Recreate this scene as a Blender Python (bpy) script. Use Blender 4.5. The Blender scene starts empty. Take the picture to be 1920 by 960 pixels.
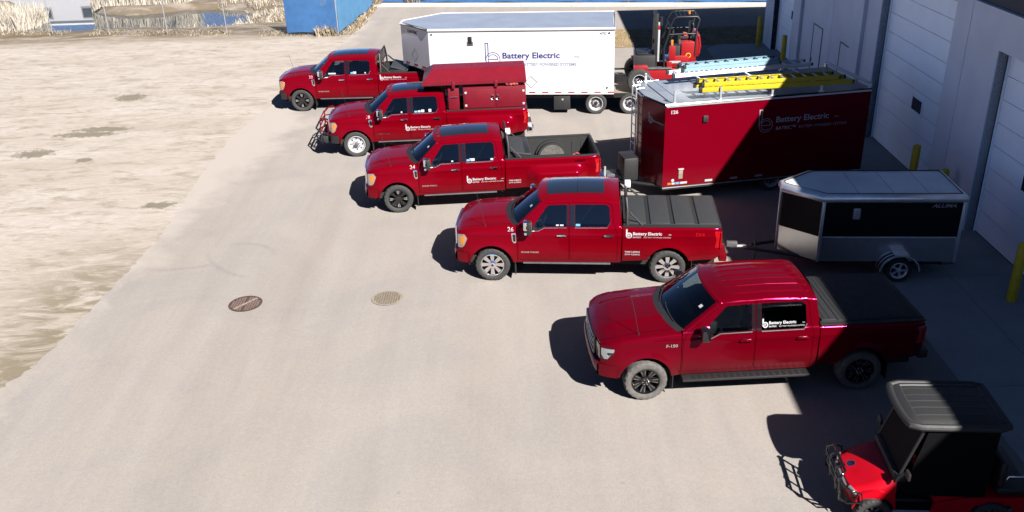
import bpy, bmesh, math, random
from math import sin, cos, pi, radians, sqrt, atan2, exp
from mathutils import Vector, Matrix
random.seed(7)
S_ = bpy.context.scene
COL = S_.collection

# ------------------------------------------------------------------ camera
F_PX, PITCH, ROLL, CAM_H = 1689.73, 0.442855, 0.032542, 9.6596
cd = bpy.data.cameras.new('camera'); cam = bpy.data.objects.new('camera', cd); COL.objects.link(cam)
right = Vector((1, 0, 0)); down = Vector((0, -sin(PITCH), -cos(PITCH))); fwd = Vector((0, cos(PITCH), -sin(PITCH)))
c_, s_ = cos(ROLL), sin(ROLL)
right, down = c_*right + s_*down, -s_*right + c_*down
cam.matrix_world = Matrix(((right.x, -down.x, -fwd.x, 0), (right.y, -down.y, -fwd.y, 0), (right.z, -down.z, -fwd.z, CAM_H), (0, 0, 0, 1)))
cd.sensor_width = 36; cd.lens = F_PX/1920*36; cd.clip_start = .1; cd.clip_end = 6000
S_.camera = cam
S_.cycles.diffuse_bounces = 1

# ------------------------------------------------------------------ light
SUN = Vector((.61, -.98, 1.0)).normalized()
EL = math.asin(SUN.z)
w = bpy.data.worlds.new('World'); S_.world = w; w.use_nodes = True
nt = w.node_tree; bg = nt.nodes['Background']; sky = nt.nodes.new('ShaderNodeTexSky')
sky.sky_type = 'NISHITA'; sky.sun_disc = False; sky.sun_elevation = EL; sky.sun_rotation = atan2(SUN.x, SUN.y)
sky.altitude = 600; sky.air_density = .26; sky.dust_density = .1; sky.ozone_density = 4.0
nt.links.new(sky.outputs[0], bg.inputs[0]); bg.inputs[1].default_value = .05
ld = bpy.data.lights.new('sun', 'SUN'); ld.energy = 5.0; ld.angle = radians(.5); ld.color = (1, .962, .91)
lo = bpy.data.objects.new('sun', ld); COL.objects.link(lo)
lo.rotation_euler = (-SUN).to_track_quat('-Z', 'Y').to_euler(); lo.location = (20, -30, 40)
S_.view_settings.view_transform = 'Standard'; S_.view_settings.look = 'None'
S_.view_settings.exposure = 2.1; S_.view_settings.gamma = 1.0; S_.view_settings.use_curve_mapping = False

# ------------------------------------------------------------------ materials
MATS = {}
def mat(name, col, rough=.5, metal=0, coat=0, spec=.5, noise=0, nscale=8, bump=0, bscale=60, crough=.03):
    if name in MATS: return MATS[name]
    m = bpy.data.materials.new(name); m.use_nodes = True; MATS[name] = m
    n = m.node_tree.nodes; l = m.node_tree.links; b = n['Principled BSDF']
    b.inputs['Base Color'].default_value = (*col, 1); b.inputs['Roughness'].default_value = rough
    b.inputs['Metallic'].default_value = metal; b.inputs['Coat Weight'].default_value = coat
    b.inputs['Coat Roughness'].default_value = crough; b.inputs['Specular IOR Level'].default_value = spec
    tc = n.new('ShaderNodeTexCoord')
    if noise:
        t = n.new('ShaderNodeTexNoise'); t.inputs['Scale'].default_value = nscale; t.inputs['Detail'].default_value = 6
        l.new(tc.outputs['Object'], t.inputs['Vector'])
        r = n.new('ShaderNodeValToRGB'); r.color_ramp.elements[0].position = .3; r.color_ramp.elements[1].position = .7
        r.color_ramp.elements[0].color = tuple(c*(1-noise) for c in col) + (1,)
        r.color_ramp.elements[1].color = tuple(min(1, c*(1+noise)) for c in col) + (1,)
        l.new(t.outputs['Fac'], r.inputs[0]); l.new(r.outputs[0], b.inputs['Base Color'])
    if bump:
        t = n.new('ShaderNodeTexNoise'); t.inputs['Scale'].default_value = bscale; t.inputs['Detail'].default_value = 4
        l.new(tc.outputs['Object'], t.inputs['Vector'])
        bp = n.new('ShaderNodeBump'); bp.inputs['Strength'].default_value = bump; bp.inputs['Distance'].default_value = .02
        l.new(t.outputs['Fac'], bp.inputs['Height']); l.new(bp.outputs[0], b.inputs['Normal'])
    return m

def paint(name, col):
    """car paint: metallic flake base under clearcoat, thin road dust low down"""
    m = mat(name, col, .15, .0, .05, .42)
    m.node_tree.nodes['Principled BSDF'].inputs['Specular Tint'].default_value = (1, .05, .27, 1)
    n = m.node_tree.nodes; l = m.node_tree.links; b = n['Principled BSDF']
    tc = [x for x in n if x.bl_idname == 'ShaderNodeTexCoord'][0]
    sp = n.new('ShaderNodeSeparateXYZ'); l.new(tc.outputs['Object'], sp.inputs[0])
    mr = n.new('ShaderNodeMapRange'); mr.inputs[1].default_value = .45; mr.inputs[2].default_value = 1.0
    mr.inputs[3].default_value = .07; mr.inputs[4].default_value = 0.0
    l.new(sp.outputs['Z'], mr.inputs[0])
    t = n.new('ShaderNodeTexNoise'); t.inputs['Scale'].default_value = 3; t.inputs['Detail'].default_value = 5
    l.new(tc.outputs['Object'], t.inputs['Vector'])
    mu = n.new('ShaderNodeMath'); mu.operation = 'MULTIPLY'; l.new(mr.outputs[0], mu.inputs[0]); l.new(t.outputs['Fac'], mu.inputs[1])
    mx = n.new('ShaderNodeMix'); mx.data_type = 'RGBA'; l.new(mu.outputs[0], mx.inputs[0])
    mx.inputs[6].default_value = (*col, 1); mx.inputs[7].default_value = (.08, .065, .05, 1)
    l.new(mx.outputs[2], b.inputs['Base Color'])
    return m

RED = paint('ruby_paint', (0.07052, 0.000172, 0.002064))
RED2 = paint('dark_ruby_paint', (0.04677, 0.0001509, 0.002112))
BRIGHTRED = mat('forklift_red', (.16, .002, .004), .4, 0, .6)
CARTRED = mat('cart_red', (.25, .0012, .006), .3, 0, .12, .2)
TRAILRED = paint('trailer_red', (0.0714, 0.0002975, 0.00357)); OLDRED = mat('unused_red', (0.1265, 0.0011, 0.0077), .35, .1, .8, noise=.05, nscale=2)
BOXRED = mat('powder_coat_red', (.078, .0012, .006), .5, 0, .15, noise=.08, nscale=4, spec=.25)
BLACK = mat('black_plastic', (0.00462, 0.00462, 0.005005), .55, noise=.2, nscale=12)
BLACKG = mat('black_gloss', (0.00308, 0.00308, 0.003465), .15, 0, .6)
LINER = mat('bed_liner', (0.002772, 0.002945, 0.003292), .65, noise=.3, nscale=10, bump=.3, bscale=120)
TONNEAU = mat('tonneau_vinyl', (0.01193, 0.01313, 0.01432), .6, noise=.15, nscale=30, bump=.3, bscale=150)
TONNEAU2 = mat('tonneau_hinge', (0.00539, 0.005659, 0.006199), .6)
GAP = mat('shut_gap', (.002, .002, .002), .9)
GLASS = mat('tinted_glass', (.004, .006, .008), .03, 0, 1, .6)
WSGLASS = mat('windshield_glass', (.008, .014, .018), .03, 0, 1, .6)
ROOFGLASS = mat('roof_glass', (.006, .008, .011), .04, 0, 1, .6)
CHROME = mat('chrome', (.8, .8, .82), .1, 1)
ALU = mat('aluminium', (.62, .63, .65), .38, .85, noise=.08, nscale=6)
ALUDULL = mat('dull_aluminium', (.55, .56, .58), .5, .5, noise=.1, nscale=9)
STEELW = mat('white_steel_wheel', (.3, .3, .31), .35, .3, noise=.1, nscale=10)
RUBBER = mat('tire_rubber', (0.01155, 0.01116, 0.01078), .8, noise=.25, nscale=20)
DUSTYRUB = mat('dusty_tire_rubber', (0.0462, 0.04235, 0.0385), .85, noise=.3, nscale=14)
DECAL = mat('white_vinyl', (0.21, 0.21, 0.217), .5)
DECALGREY = mat('grey_vinyl', (0.182, 0.182, 0.189), .5)
DECALBLUE = mat('blue_vinyl', (0.0084, 0.0112, 0.077), .5)
DECALPALE = mat('pale_blue_vinyl', (0.119, 0.126, 0.175), .5)
AMBER = mat('amber_lens', (0.2887, 0.1078, 0.01155), .2, 0, 1)
LENS = mat('clear_lens', (.30, .31, .33), .12, .7, .8)
TAIL = mat('tail_lens', (0.1732, 0.00231, 0.00385), .12, 0, 1)
WHITEP = mat('white_gelcoat', (.32, .315, .33), .3, 0, .3, noise=.02, nscale=2)
WHITEROOF = mat('trailer_roof_sheet', (.135, .15, .175), .3, .1, noise=.08, nscale=1.5)
REDROOF = mat('sunlit_roof_sheet', (.125, .137, .155), .35, .15, noise=.14, nscale=1.6)  # grey roof sheet darkened for the red trailer's roof in direct sun
GREYROOF = mat('grey_roof_sheet', (.6, .63, .66), .42, .3, noise=.1, nscale=1.3)  # left brighter so the small trailer's roof reads in shade
DARKSTEEL = mat('dark_steel', (0.0077, 0.0077, 0.00847), .5, .3)
POLISH = mat('polished_aluminium', (.55, .56, .58), .28, 1, noise=.06, nscale=3)
ABLACK = mat('black_trailer_skin', (.004, .004, .005), .45, 0, 0, .12)
GREYSTEEL = mat('grey_steel', (0.0847, 0.0847, 0.08855), .5, .5, noise=.2, nscale=9)
YELLOW = mat('safety_yellow', (0.4234, 0.2926, 0.00308), .5, noise=.12, nscale=5)
LADDERY = mat('fibreglass_yellow', (0.2887, 0.2233, 0.00462), .45, noise=.06, nscale=7)
LADDERB = mat('fibreglass_blue', (.12, .19, .235), .45, noise=.06, nscale=7)
SCREEN = mat('blue_screen_fabric', (0.009817, 0.05236, 0.1374), .7, noise=.15, nscale=3, bump=.5, bscale=35)
SCREEN2 = mat('pale_blue_screen_fabric', (0.03465, 0.1143, 0.2148), .7, noise=.12, nscale=2, bump=.5, bscale=35)
GALV = mat('galvanised_pipe', (.2, .2, .21), .5, .3)
WALLP = mat('painted_precast', (.55, .57, .62), .8, noise=.05, nscale=1.2, bump=.35, bscale=25)
DOORP = mat('overhead_door_steel', (.84, .89, .94), .5, noise=.03, nscale=1.5, bump=.15, bscale=60)
CLAD = mat('dark_cladding', (0.01155, 0.01347, 0.01925), .6, .2, noise=.15, nscale=2)
WOOD = mat('deck_wood', (0.1309, 0.1078, 0.08085), .75, noise=.25, nscale=6)
TOOLBOX = mat('toolbox_black', (0.009429, 0.009968, 0.01078), .45, .2, noise=.1, nscale=20)
ROOFCART = mat('cart_roof_plastic', (0.007626, 0.007626, 0.00796), .6, noise=.12, nscale=30, bump=.25, bscale=130)
ORANGE = mat('orange_sticker', (0.2695, 0.0693, 0.0077), .5)
BLUEST = mat('blue_sticker', (0.0462, 0.1617, 0.2887), .5)
RAGRED = mat('red_rag_cloth', (0.231, 0.0308, 0.0308), .9)

# ------------------------------------------------------------------ mesh helpers
class MB:
    def __init__(s): s.v = []; s.f = []; s.m = []; s.mats = []
    def mi(s, m):
        if m not in s.mats: s.mats.append(m)
        return s.mats.index(m)
    def add(s, vs, fs, m, T=None):
        o = len(s.v); k = s.mi(m)
        s.v += [tuple(T @ Vector(p)) if T else tuple(p) for p in vs]
        s.f += [tuple(i+o for i in f) for f in fs]; s.m += [k]*len(fs); return s
    def box(s, m, x0, x1, y0, y1, z0, z1, bev=0, T=None):
        if bev:
            bm = bmesh.new(); bmesh.ops.create_cube(bm, size=1)
            for q in bm.verts: q.co = ((x0+x1)/2+q.co.x*(x1-x0), (y0+y1)/2+q.co.y*(y1-y0), (z0+z1)/2+q.co.z*(z1-z0))
            bmesh.ops.bevel(bm, geom=bm.edges[:], offset=bev, segments=2, affect='EDGES', profile=.6)
            bm.verts.index_update()
            s.add([q.co[:] for q in bm.verts], [[q.index for q in f.verts] for f in bm.faces], m, T); bm.free(); return s
        v = [(x, y, z) for z in (z0, z1) for y in (y0, y1) for x in (x0, x1)]
        return s.add(v, [(0, 2, 3, 1), (4, 5, 7, 6), (0, 1, 5, 4), (2, 6, 7, 3), (0, 4, 6, 2), (1, 3, 7, 5)], m, T)
    def tube(s, m, pts, r, n=8, T=None, closed=False):
        pts = [Vector(p) for p in pts]; N = len(pts); v = []; f = []
        up = Vector((0, 0, 1)); prev = None
        for i, p in enumerate(pts):
            if closed: d = (pts[(i+1) % N]-pts[i-1]).normalized()
            else: d = (pts[min(i+1, N-1)]-pts[max(i-1, 0)]).normalized()
            if prev is None:
                a = d.cross(up if abs(d.z) < .9 else Vector((1, 0, 0))).normalized()
            else: a = (prev - d*prev.dot(d)).normalized()
            prev = a; b = d.cross(a); rr = r[i] if isinstance(r, (list, tuple)) else r
            for k in range(n): v.append(p + rr*(cos(2*pi*k/n)*a + sin(2*pi*k/n)*b))
        for i in range(N if closed else N-1):
            j = (i+1) % N
            for k in range(n): f.append((i*n+k, i*n+(k+1) % n, j*n+(k+1) % n, j*n+k))
        if not closed: f += [tuple(range(n))[::-1], tuple(range((N-1)*n, N*n))]
        return s.add(v, f, m, T)
    def lathe(s, m, prof, n=32, T=None, fn=None, close=False):
        """prof (r, h) about local +Y axis; outward face is -Y"""
        v = []; f = []; P = len(prof)
        for k in range(n):
            a = 2*pi*k/n
            for i, (r, h) in enumerate(prof):
                if fn: r = fn(r, i, k)
                v.append((r*cos(a), h, r*sin(a)))
        for k in range(n):
            k2 = (k+1) % n
            for i in range(P-1): f.append((k*P+i, k*P+i+1, k2*P+i+1, k2*P+i))
            if close: f.append((k*P+P-1, k*P, k2*P, k2*P+P-1))
        return s.add(v, f, m, T)
    def grid(s, m, fn, nu, nv, T=None):
        v = [fn(i/nu, j/nv) for i in range(nu+1) for j in range(nv+1)]
        f = [(i*(nv+1)+j, i*(nv+1)+j+1, (i+1)*(nv+1)+j+1, (i+1)*(nv+1)+j) for i in range(nu) for j in range(nv)]
        return s.add(v, f, m, T)
    def prism(s, m, poly, axis, a0, a1, T=None):
        def P(p, a): return {'x': (a, p[0], p[1]), 'y': (p[0], a, p[1]), 'z': (p[0], p[1], a)}[axis]
        n = len(poly)
        v = [P(p, a0) for p in poly]+[P(p, a1) for p in poly]
        f = [tuple(range(n))[::-1], tuple(range(n, 2*n))]+[(i, (i+1) % n, n+(i+1) % n, n+i) for i in range(n)]
        return s.add(v, f, m, T)
    def build(s, name, parent=None, smooth=35, bevel=0):
        me = bpy.data.meshes.new(name); me.from_pydata(s.v, [], s.f); me.update()
        for m in s.mats: me.materials.append(m)
        me.polygons.foreach_set('material_index', s.m)
        if bevel:
            bm = bmesh.new(); bm.from_mesh(me)
            es = [e for e in bm.edges if len(e.link_faces) == 2 and e.calc_face_angle(0) > radians(30)]
            bmesh.ops.bevel(bm, geom=es, offset=bevel, segments=2, affect='EDGES', profile=.6, clamp_overlap=True)
            bm.to_mesh(me); bm.free()
        if smooth:
            me.polygons.foreach_set('use_smooth', [True]*len(me.polygons)); me.set_sharp_from_angle(angle=radians(smooth))
        me.update()
        o = bpy.data.objects.new(name, me); COL.objects.link(o)
        if parent: o.parent = parent
        return o

def tag(o, label, cat, group=None, kind=None):
    if label: o['label'] = label
    if cat: o['category'] = cat
    if group: o['group'] = group
    if kind: o['kind'] = kind
    return o
def thing(name, label, cat, loc=(0, 0, 0), rz=0, group=None):
    o = bpy.data.objects.new(name, None); COL.objects.link(o); o.empty_display_size = .2
    o.location = loc; o.rotation_euler = (0, 0, rz); return tag(o, label, cat, group)
def sub(name, parent, loc=(0, 0, 0), rot=(0, 0, 0)):
    o = bpy.data.objects.new(name, None); COL.objects.link(o); o.parent = parent; o.location = loc; o.rotation_euler = rot
    o.empty_display_size = .1; return o
def structure(o): o['kind'] = 'structure'; return o
def Tm(loc=(0, 0, 0), rx=0, ry=0, rz=0): return Matrix.Translation(loc) @ Matrix.Rotation(rz, 4, 'Z') @ Matrix.Rotation(ry, 4, 'Y') @ Matrix.Rotation(rx, 4, 'X')

def round_poly(poly, r, n=4):
    """round each corner of a 2-D polygon; r a number or list"""
    out = []; N = len(poly)
    for i, p in enumerate(poly):
        rr = r[i] if isinstance(r, (list, tuple)) else r
        a = Vector(poly[i-1]) - Vector(p); b = Vector(poly[(i+1) % N]) - Vector(p); p = Vector(p)
        rr = min(rr, a.length*.45, b.length*.45)
        if rr < 1e-4: out.append(tuple(p)); continue
        A = p + a.normalized()*rr; B = p + b.normalized()*rr
        for k in range(n+1):
            t = k/n; out.append(tuple((1-t)**2*A + 2*t*(1-t)*p + t*t*B))
    return out

def sheet(outline, holes, du, dz, fn, lip=.02):
    """flat (u,z) polygon with holes, cut along a grid, then bent by fn(u,z,off); boundary gets an inward lip"""
    bm = bmesh.new()
    for loop in [outline]+holes:
        vs = [bm.verts.new((p[0], p[1], 0)) for p in loop]
        for i in range(len(vs)): bm.edges.new((vs[i-1], vs[i]))
    bmesh.ops.triangle_fill(bm, use_beauty=True, edges=bm.edges[:])
    us = [p[0] for p in outline]; zs = [p[1] for p in outline]
    k = math.floor(min(us)/du)+1
    while k*du < max(us):
        bmesh.ops.bisect_plane(bm, geom=bm.verts[:]+bm.edges[:]+bm.faces[:], plane_co=(k*du, 0, 0), plane_no=(1, 0, 0)); k += 1
    k = math.floor(min(zs)/dz)+1
    while k*dz < max(zs):
        bmesh.ops.bisect_plane(bm, geom=bm.verts[:]+bm.edges[:]+bm.faces[:], plane_co=(0, k*dz, 0), plane_no=(0, 1, 0)); k += 1
    bmesh.ops.remove_doubles(bm, verts=bm.verts[:], dist=1e-4)
    bm.verts.index_update()
    V = [fn(q.co.x, q.co.y, 0) for q in bm.verts]; Fc = [[q.index for q in f.verts] for f in bm.faces]
    m2 = {}
    for e in bm.edges:
        if len(e.link_faces) == 1:
            ids = []
            for q in e.verts:
                if q.index not in m2: m2[q.index] = len(V); V.append(fn(q.co.x, q.co.y, -lip))
                ids.append(q.index)
            Fc.append([ids[0], ids[1], m2[ids[1]], m2[ids[0]]])
    bm.free(); return V, Fc
def mir(V): return [(x, -y, z) for x, y, z in V]

_TX = {}
def text2d(s, bold=False):
    if (s, bold) not in _TX:
        c = bpy.data.curves.new('t', 'FONT'); c.body = s; c.size = 1; c.resolution_u = 3
        c.offset = .025 if bold else 0
        o = bpy.data.objects.new('t', c); COL.objects.link(o)
        me = o.to_mesh(); V = [(v.co.x, v.co.y) for v in me.vertices]; Fc = [tuple(p.vertices) for p in me.polygons]
        o.to_mesh_clear(); bpy.data.objects.remove(o); bpy.data.curves.remove(c)
        _TX[(s, bold)] = (V, Fc)
    return _TX[(s, bold)]
def text(mb, m, s, fn, size, x0=0, y0=0, bold=False, sx=1.0, shear=0):
    V, Fc = text2d(s, bold)
    mb.add([fn(x0+(x+shear*y)*size*sx, y0+y*size) for x, y in V], Fc, m); return max([x for x, y in V] or [0])*size*sx
def ring2d(cx, cy, r0, r1, n=28, a0=0, a1=2*pi):
    V = []; Fc = []
    for k in range(n+1):
        a = a0+(a1-a0)*k/n; V += [(cx+r0*cos(a), cy+r0*sin(a)), (cx+r1*cos(a), cy+r1*sin(a))]
    for k in range(n): Fc.append((2*k, 2*k+1, 2*k+3, 2*k+2))
    return V, Fc
def logo(mb, m, fn, h, x0=0, y0=0, outline=False):
    """a tall lower-case b whose bowl is a ring holding an e"""
    def put(VF): mb.add([fn(x0+x*h, y0+y*h) for x, y in VF[0]], VF[1], m)
    def rect(a, b, c, d): put(([(a, c), (b, c), (b, d), (a, d)], [(0, 1, 2, 3)]))
    if outline:
        t = .036
        rect(0, t, .25, 1); rect(.15-t, .15, .42, 1); rect(t, .15-t, 1-t, 1)
        put(ring2d(.33, .30, .285, .31)); put(ring2d(.33, .30, .195, .22, a0=.0, a1=1.75*pi)); rect(.12, .54, .285, .315)
    else:
        rect(0, .16, .3, 1); put(ring2d(.33, .30, .2, .33)); put(ring2d(.33, .30, .07, .13, a0=0, a1=1.75*pi)); rect(.22, .45, .28, .32)

def interp(pts, x):
    if x <= pts[0][0]: return pts[0][1]
    for (a, b), (c, d) in zip(pts, pts[1:]):
        if x <= c: return b+(d-b)*(x-a)/(c-a) if c > a else d
    return pts[-1][1]
def sm(a, b, x):
    t = min(1, max(0, (x-a)/(b-a))); return t*t*(3-2*t)

SMOKE = mat('smoked_lens', (0.035, 0.0056, 0.0028), .2, 0, .6)

def tint(m, t):
    n = m.node_tree.nodes; l = m.node_tree.links; out = [x for x in n if x.bl_idname == 'ShaderNodeOutputMaterial'][0]
    tr = n.new('ShaderNodeBsdfTransparent'); tr.inputs[0].default_value = (t*.8, t*.97, t, 1)
    gl = n.new('ShaderNodeBsdfGlossy'); gl.inputs['Roughness'].default_value = .02; gl.inputs[0].default_value = (.9, .97, 1, 1)
    fr = n.new('ShaderNodeFresnel'); fr.inputs[0].default_value = 1.6
    mx = n.new('ShaderNodeMixShader'); l.new(fr.outputs[0], mx.inputs[0]); l.new(tr.outputs[0], mx.inputs[1]); l.new(gl.outputs[0], mx.inputs[2]); l.new(mx.outputs[0], out.inputs[0])
SIDEGLASS = mat('front_side_glass', (.01, .01, .01)); tint(SIDEGLASS, .5)
PRIVACY = mat('privacy_glass', (.01, .01, .01)); tint(PRIVACY, .16)
tint(WSGLASS, .55)
SEATM = mat('seat_leather', (.012, .011, .011), .5, noise=.2, nscale=9)
TRIMM = mat('cabin_trim', (.02, .019, .018), .6)

# ------------------------------------------------------------------ ground materials
def ground_mat(name, c0, c1, scale, stretch=(1, 1, 1), rz=0, streak=.0, spots=None, speck=.12, rough=.9, bump=.3):
    m = bpy.data.materials.new(name); m.use_nodes = True
    n = m.node_tree.nodes; l = m.node_tree.links; b = n['Principled BSDF']; b.inputs['Roughness'].default_value = rough; b.inputs['Specular IOR Level'].default_value = .2
    tc = n.new('ShaderNodeTexCoord'); mp = n.new('ShaderNodeMapping'); mp.inputs['Scale'].default_value = stretch; mp.inputs['Rotation'].default_value = (0, 0, rz)
    l.new(tc.outputs['Object'], mp.inputs[0])
    def noise(sc, det=6, vec=None, dist=0, rg=.6):
        t = n.new('ShaderNodeTexNoise'); t.inputs['Scale'].default_value = sc; t.inputs['Detail'].default_value = det; t.inputs['Distortion'].default_value = dist; t.inputs['Roughness'].default_value = rg
        l.new(vec or mp.outputs[0], t.inputs['Vector']); return t.outputs['Fac']
    def ramp(f, a, b2, ca, cb):
        r = n.new('ShaderNodeValToRGB'); r.color_ramp.elements[0].position = a; r.color_ramp.elements[1].position = b2
        r.color_ramp.elements[0].color = ca; r.color_ramp.elements[1].color = cb; l.new(f, r.inputs[0]); return r.outputs[0]
    def mix(f, a, c, mode='MIX'):
        x = n.new('ShaderNodeMix'); x.data_type = 'RGBA'; x.blend_type = mode
        if isinstance(f, float): x.inputs[0].default_value = f
        else: l.new(f, x.inputs[0])
        if isinstance(a, tuple): x.inputs[6].default_value = a
        else: l.new(a, x.inputs[6])
        if isinstance(c, tuple): x.inputs[7].default_value = c
        else: l.new(c, x.inputs[7])
        return x.outputs[2]
    base = ramp(noise(scale, 8, rg=.65), .32, .68, (*c0, 1), (*c1, 1))
    return m, n, l, b, tc, mp, noise, ramp, mix, base

def finish(pack, col, bumpf=None, bs=.3):
    m, n, l, b = pack[:4]
    l.new(col, b.inputs['Base Color'])
    if bumpf:
        bp = n.new('ShaderNodeBump'); bp.inputs['Strength'].default_value = bs; bp.inputs['Distance'].default_value = .02
        l.new(bumpf, bp.inputs['Height']); l.new(bp.outputs[0], b.inputs['Normal'])
    return m

# dirt: pale, dry, with brown streaks dragged along the ground
pk = ground_mat('dirt', (0.1925, 0.1688, 0.1471), (0.231, 0.2105, 0.1894), .35, (.55, 1.5, 1), radians(12))
m, n, l, b, tc, mp, noise, ramp, mix, base = pk
W1, K1 = (1, 1, 1, 1), (0, 0, 0, 1)
str_ = ramp(noise(1.5, 10, dist=.8, rg=.72), .49, .68, K1, W1)
c = mix(str_, base, (.130, .110, .086, 1))
fine = ramp(noise(5.0, 10, rg=.75), .42, .66, (.86, .85, .84, 1), (1.06, 1.05, 1.05, 1)); c = mix(1.0, c, fine, 'MULTIPLY')
big = ramp(noise(.16, 6, dist=.5), .5, .68, K1, (.5, .5, .5, 1)); c = mix(big, c, (0.1386, 0.1155, 0.09051, 1))
# darker damp soil collected along the lot edge in the near left
sx = n.new('ShaderNodeSeparateXYZ'); l.new(tc.outputs['Object'], sx.inputs[0])
def mapr(src, a, b2, c0=0., c1=1.):
    r = n.new('ShaderNodeMapRange'); r.inputs[1].default_value = a; r.inputs[2].default_value = b2; r.inputs[3].default_value = c0; r.inputs[4].default_value = c1
    l.new(src, r.inputs[0]); return r.outputs[0]
def mul(a, b2):
    r = n.new('ShaderNodeMath'); r.operation = 'MULTIPLY'; l.new(a, r.inputs[0])
    if isinstance(b2, float): r.inputs[1].default_value = b2
    else: l.new(b2, r.inputs[1])
    return r.outputs[0]
edge = mul(mapr(sx.outputs['X'], -12.6, -10.4), mapr(sx.outputs['Y'], 23.5, 19.0))
en = ramp(noise(1.0, 10, dist=1.2, rg=.72), .41, .54, K1, W1)
c = mix(mul(edge, en), c, (.098, .081, .058, 1))
far = mul(mapr(sx.outputs['Y'], 47.5, 50.0), ramp(noise(.8, 8, rg=.7), .3, .55, K1, W1))
c = mix(far, c, (0.06545, 0.04813, 0.02887, 1))
# a handful of old puddle patches
pd = None
for px, py, rx, ry in ((-15.66, 36.96, .62, .55), (-15.4, 31.9, 1.2, .32), (-15.0, 32.5, 1.0, .3), (-16.36, 29.85, .62, .42), (-14.3, 29.0, .3, .25), (-10.3, 24.6, .5, .25)):
    mp2 = n.new('ShaderNodeMapping'); mp2.vector_type = 'POINT'
    mp2.inputs['Location'].default_value = (-px/rx, -py/ry, 0); mp2.inputs['Scale'].default_value = (1/rx, 1/ry, 1)
    nz = n.new('ShaderNodeTexNoise'); nz.inputs['Scale'].default_value = 4.2; nz.inputs['Detail'].default_value = 10; nz.inputs['Roughness'].default_value = .75; l.new(tc.outputs['Object'], nz.inputs['Vector'])
    ln = n.new('ShaderNodeVectorMath'); ln.operation = 'LENGTH'; l.new(tc.outputs['Object'], mp2.inputs[0]); l.new(mp2.outputs[0], ln.inputs[0])
    ad = n.new('ShaderNodeMath'); ad.operation = 'MULTIPLY_ADD'; l.new(nz.outputs['Fac'], ad.inputs[0]); ad.inputs[1].default_value = 3.4; ad.inputs[2].default_value = -1.7
    su = n.new('ShaderNodeMath'); su.operation = 'ADD'; l.new(ln.outputs['Value'], su.inputs[0]); l.new(ad.outputs[0], su.inputs[1])
    r = mapr(su.outputs[0], 1.15, .8)
    if pd is None: pd = r
    else:
        mx = n.new('ShaderNodeMath'); mx.operation = 'MAXIMUM'; l.new(pd, mx.inputs[0]); l.new(r, mx.inputs[1]); pd = mx.outputs[0]
c = mix(mul(pd, .85), c, (0.077, 0.06545, 0.04813, 1))
DIRT = finish(pk, c, noise(9, 8), .5); EDGECOL = (.195, .174, .157, 1)

# lot: dusty, bleached asphalt with faint lengthwise wheel wear
pk = ground_mat('dusty_asphalt', (0.1443, 0.1294, 0.1184), (0.1607, 0.1478, 0.139), .22, (2.2, .22, 1), radians(-4))
m, n, l, b, tc, mp, noise, ramp, mix, base = pk
wear = ramp(noise(.8, 5, rg=.55), .42, .68, (1.01, 1.01, 1.01, 1), (.945, .94, .94, 1)); c = mix(1.0, base, wear, 'MULTIPLY')
sp1 = ramp(noise(42, 3, tc.outputs['Object'], rg=.8), .3, .72, (.87, .865, .86, 1), (1.11, 1.115, 1.12, 1)); c = mix(1.0, c, sp1, 'MULTIPLY')
sp2 = ramp(noise(11, 5, tc.outputs['Object'], rg=.7), .35, .65, (.96, .96, .96, 1), (1.04, 1.04, 1.04, 1)); c = mix(1.0, c, sp2, 'MULTIPLY')
pat = ramp(noise(.33, 6, tc.outputs['Object'], dist=.9), .42, .62, (1.03, 1.01, .985, 1), (.94, .94, .945, 1)); c = mix(1.0, c, pat, 'MULTIPLY')
vor = n.new('ShaderNodeTexVoronoi'); vor.inputs['Scale'].default_value = .8; l.new(tc.outputs['Object'], vor.inputs['Vector'])
spot = n.new('ShaderNodeMath'); spot.operation = 'LESS_THAN'; spot.inputs[1].default_value = .028; l.new(vor.outputs['Distance'], spot.inputs[0])
c = mix(mul(spot.outputs[0], ramp(noise(.7, 2, tc.outputs['Object']), .5, .56, K1, (0.35, 0.35, 0.35, 1))), c, (0.088, 0.07975, 0.0715, 1))
sxe = n.new('ShaderNodeSeparateXYZ'); l.new(tc.outputs['Object'], sxe.inputs[0])
def mth(op, p, q):
    r = n.new('ShaderNodeMath'); r.operation = op
    for kk, z_ in ((0, p), (1, q)):
        if isinstance(z_, float): r.inputs[kk].default_value = z_
        else: l.new(z_, r.inputs[kk])
    return r.outputs[0]
en1 = noise(1.1, 9, tc.outputs['Object'], dist=.5, rg=.7); en2 = noise(.35, 3, tc.outputs['Object'])
wob = mth('ADD', mth('MULTIPLY', en1, 2.6), mth('MULTIPLY', en2, 3.0))
wid = mapr(sxe.outputs['Y'], 17., 30., -3.3, -1.0)          # dust creeps farther over the asphalt toward the back
ed = mth('SUBTRACT', mth('ADD', mth('ADD', sxe.outputs['X'], 9.75), mth('MULTIPLY', wob, -1.0)), wid)
c = mix(mul(mapr(ed, .55, -.55), .9), c, EDGECOL)
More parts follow.
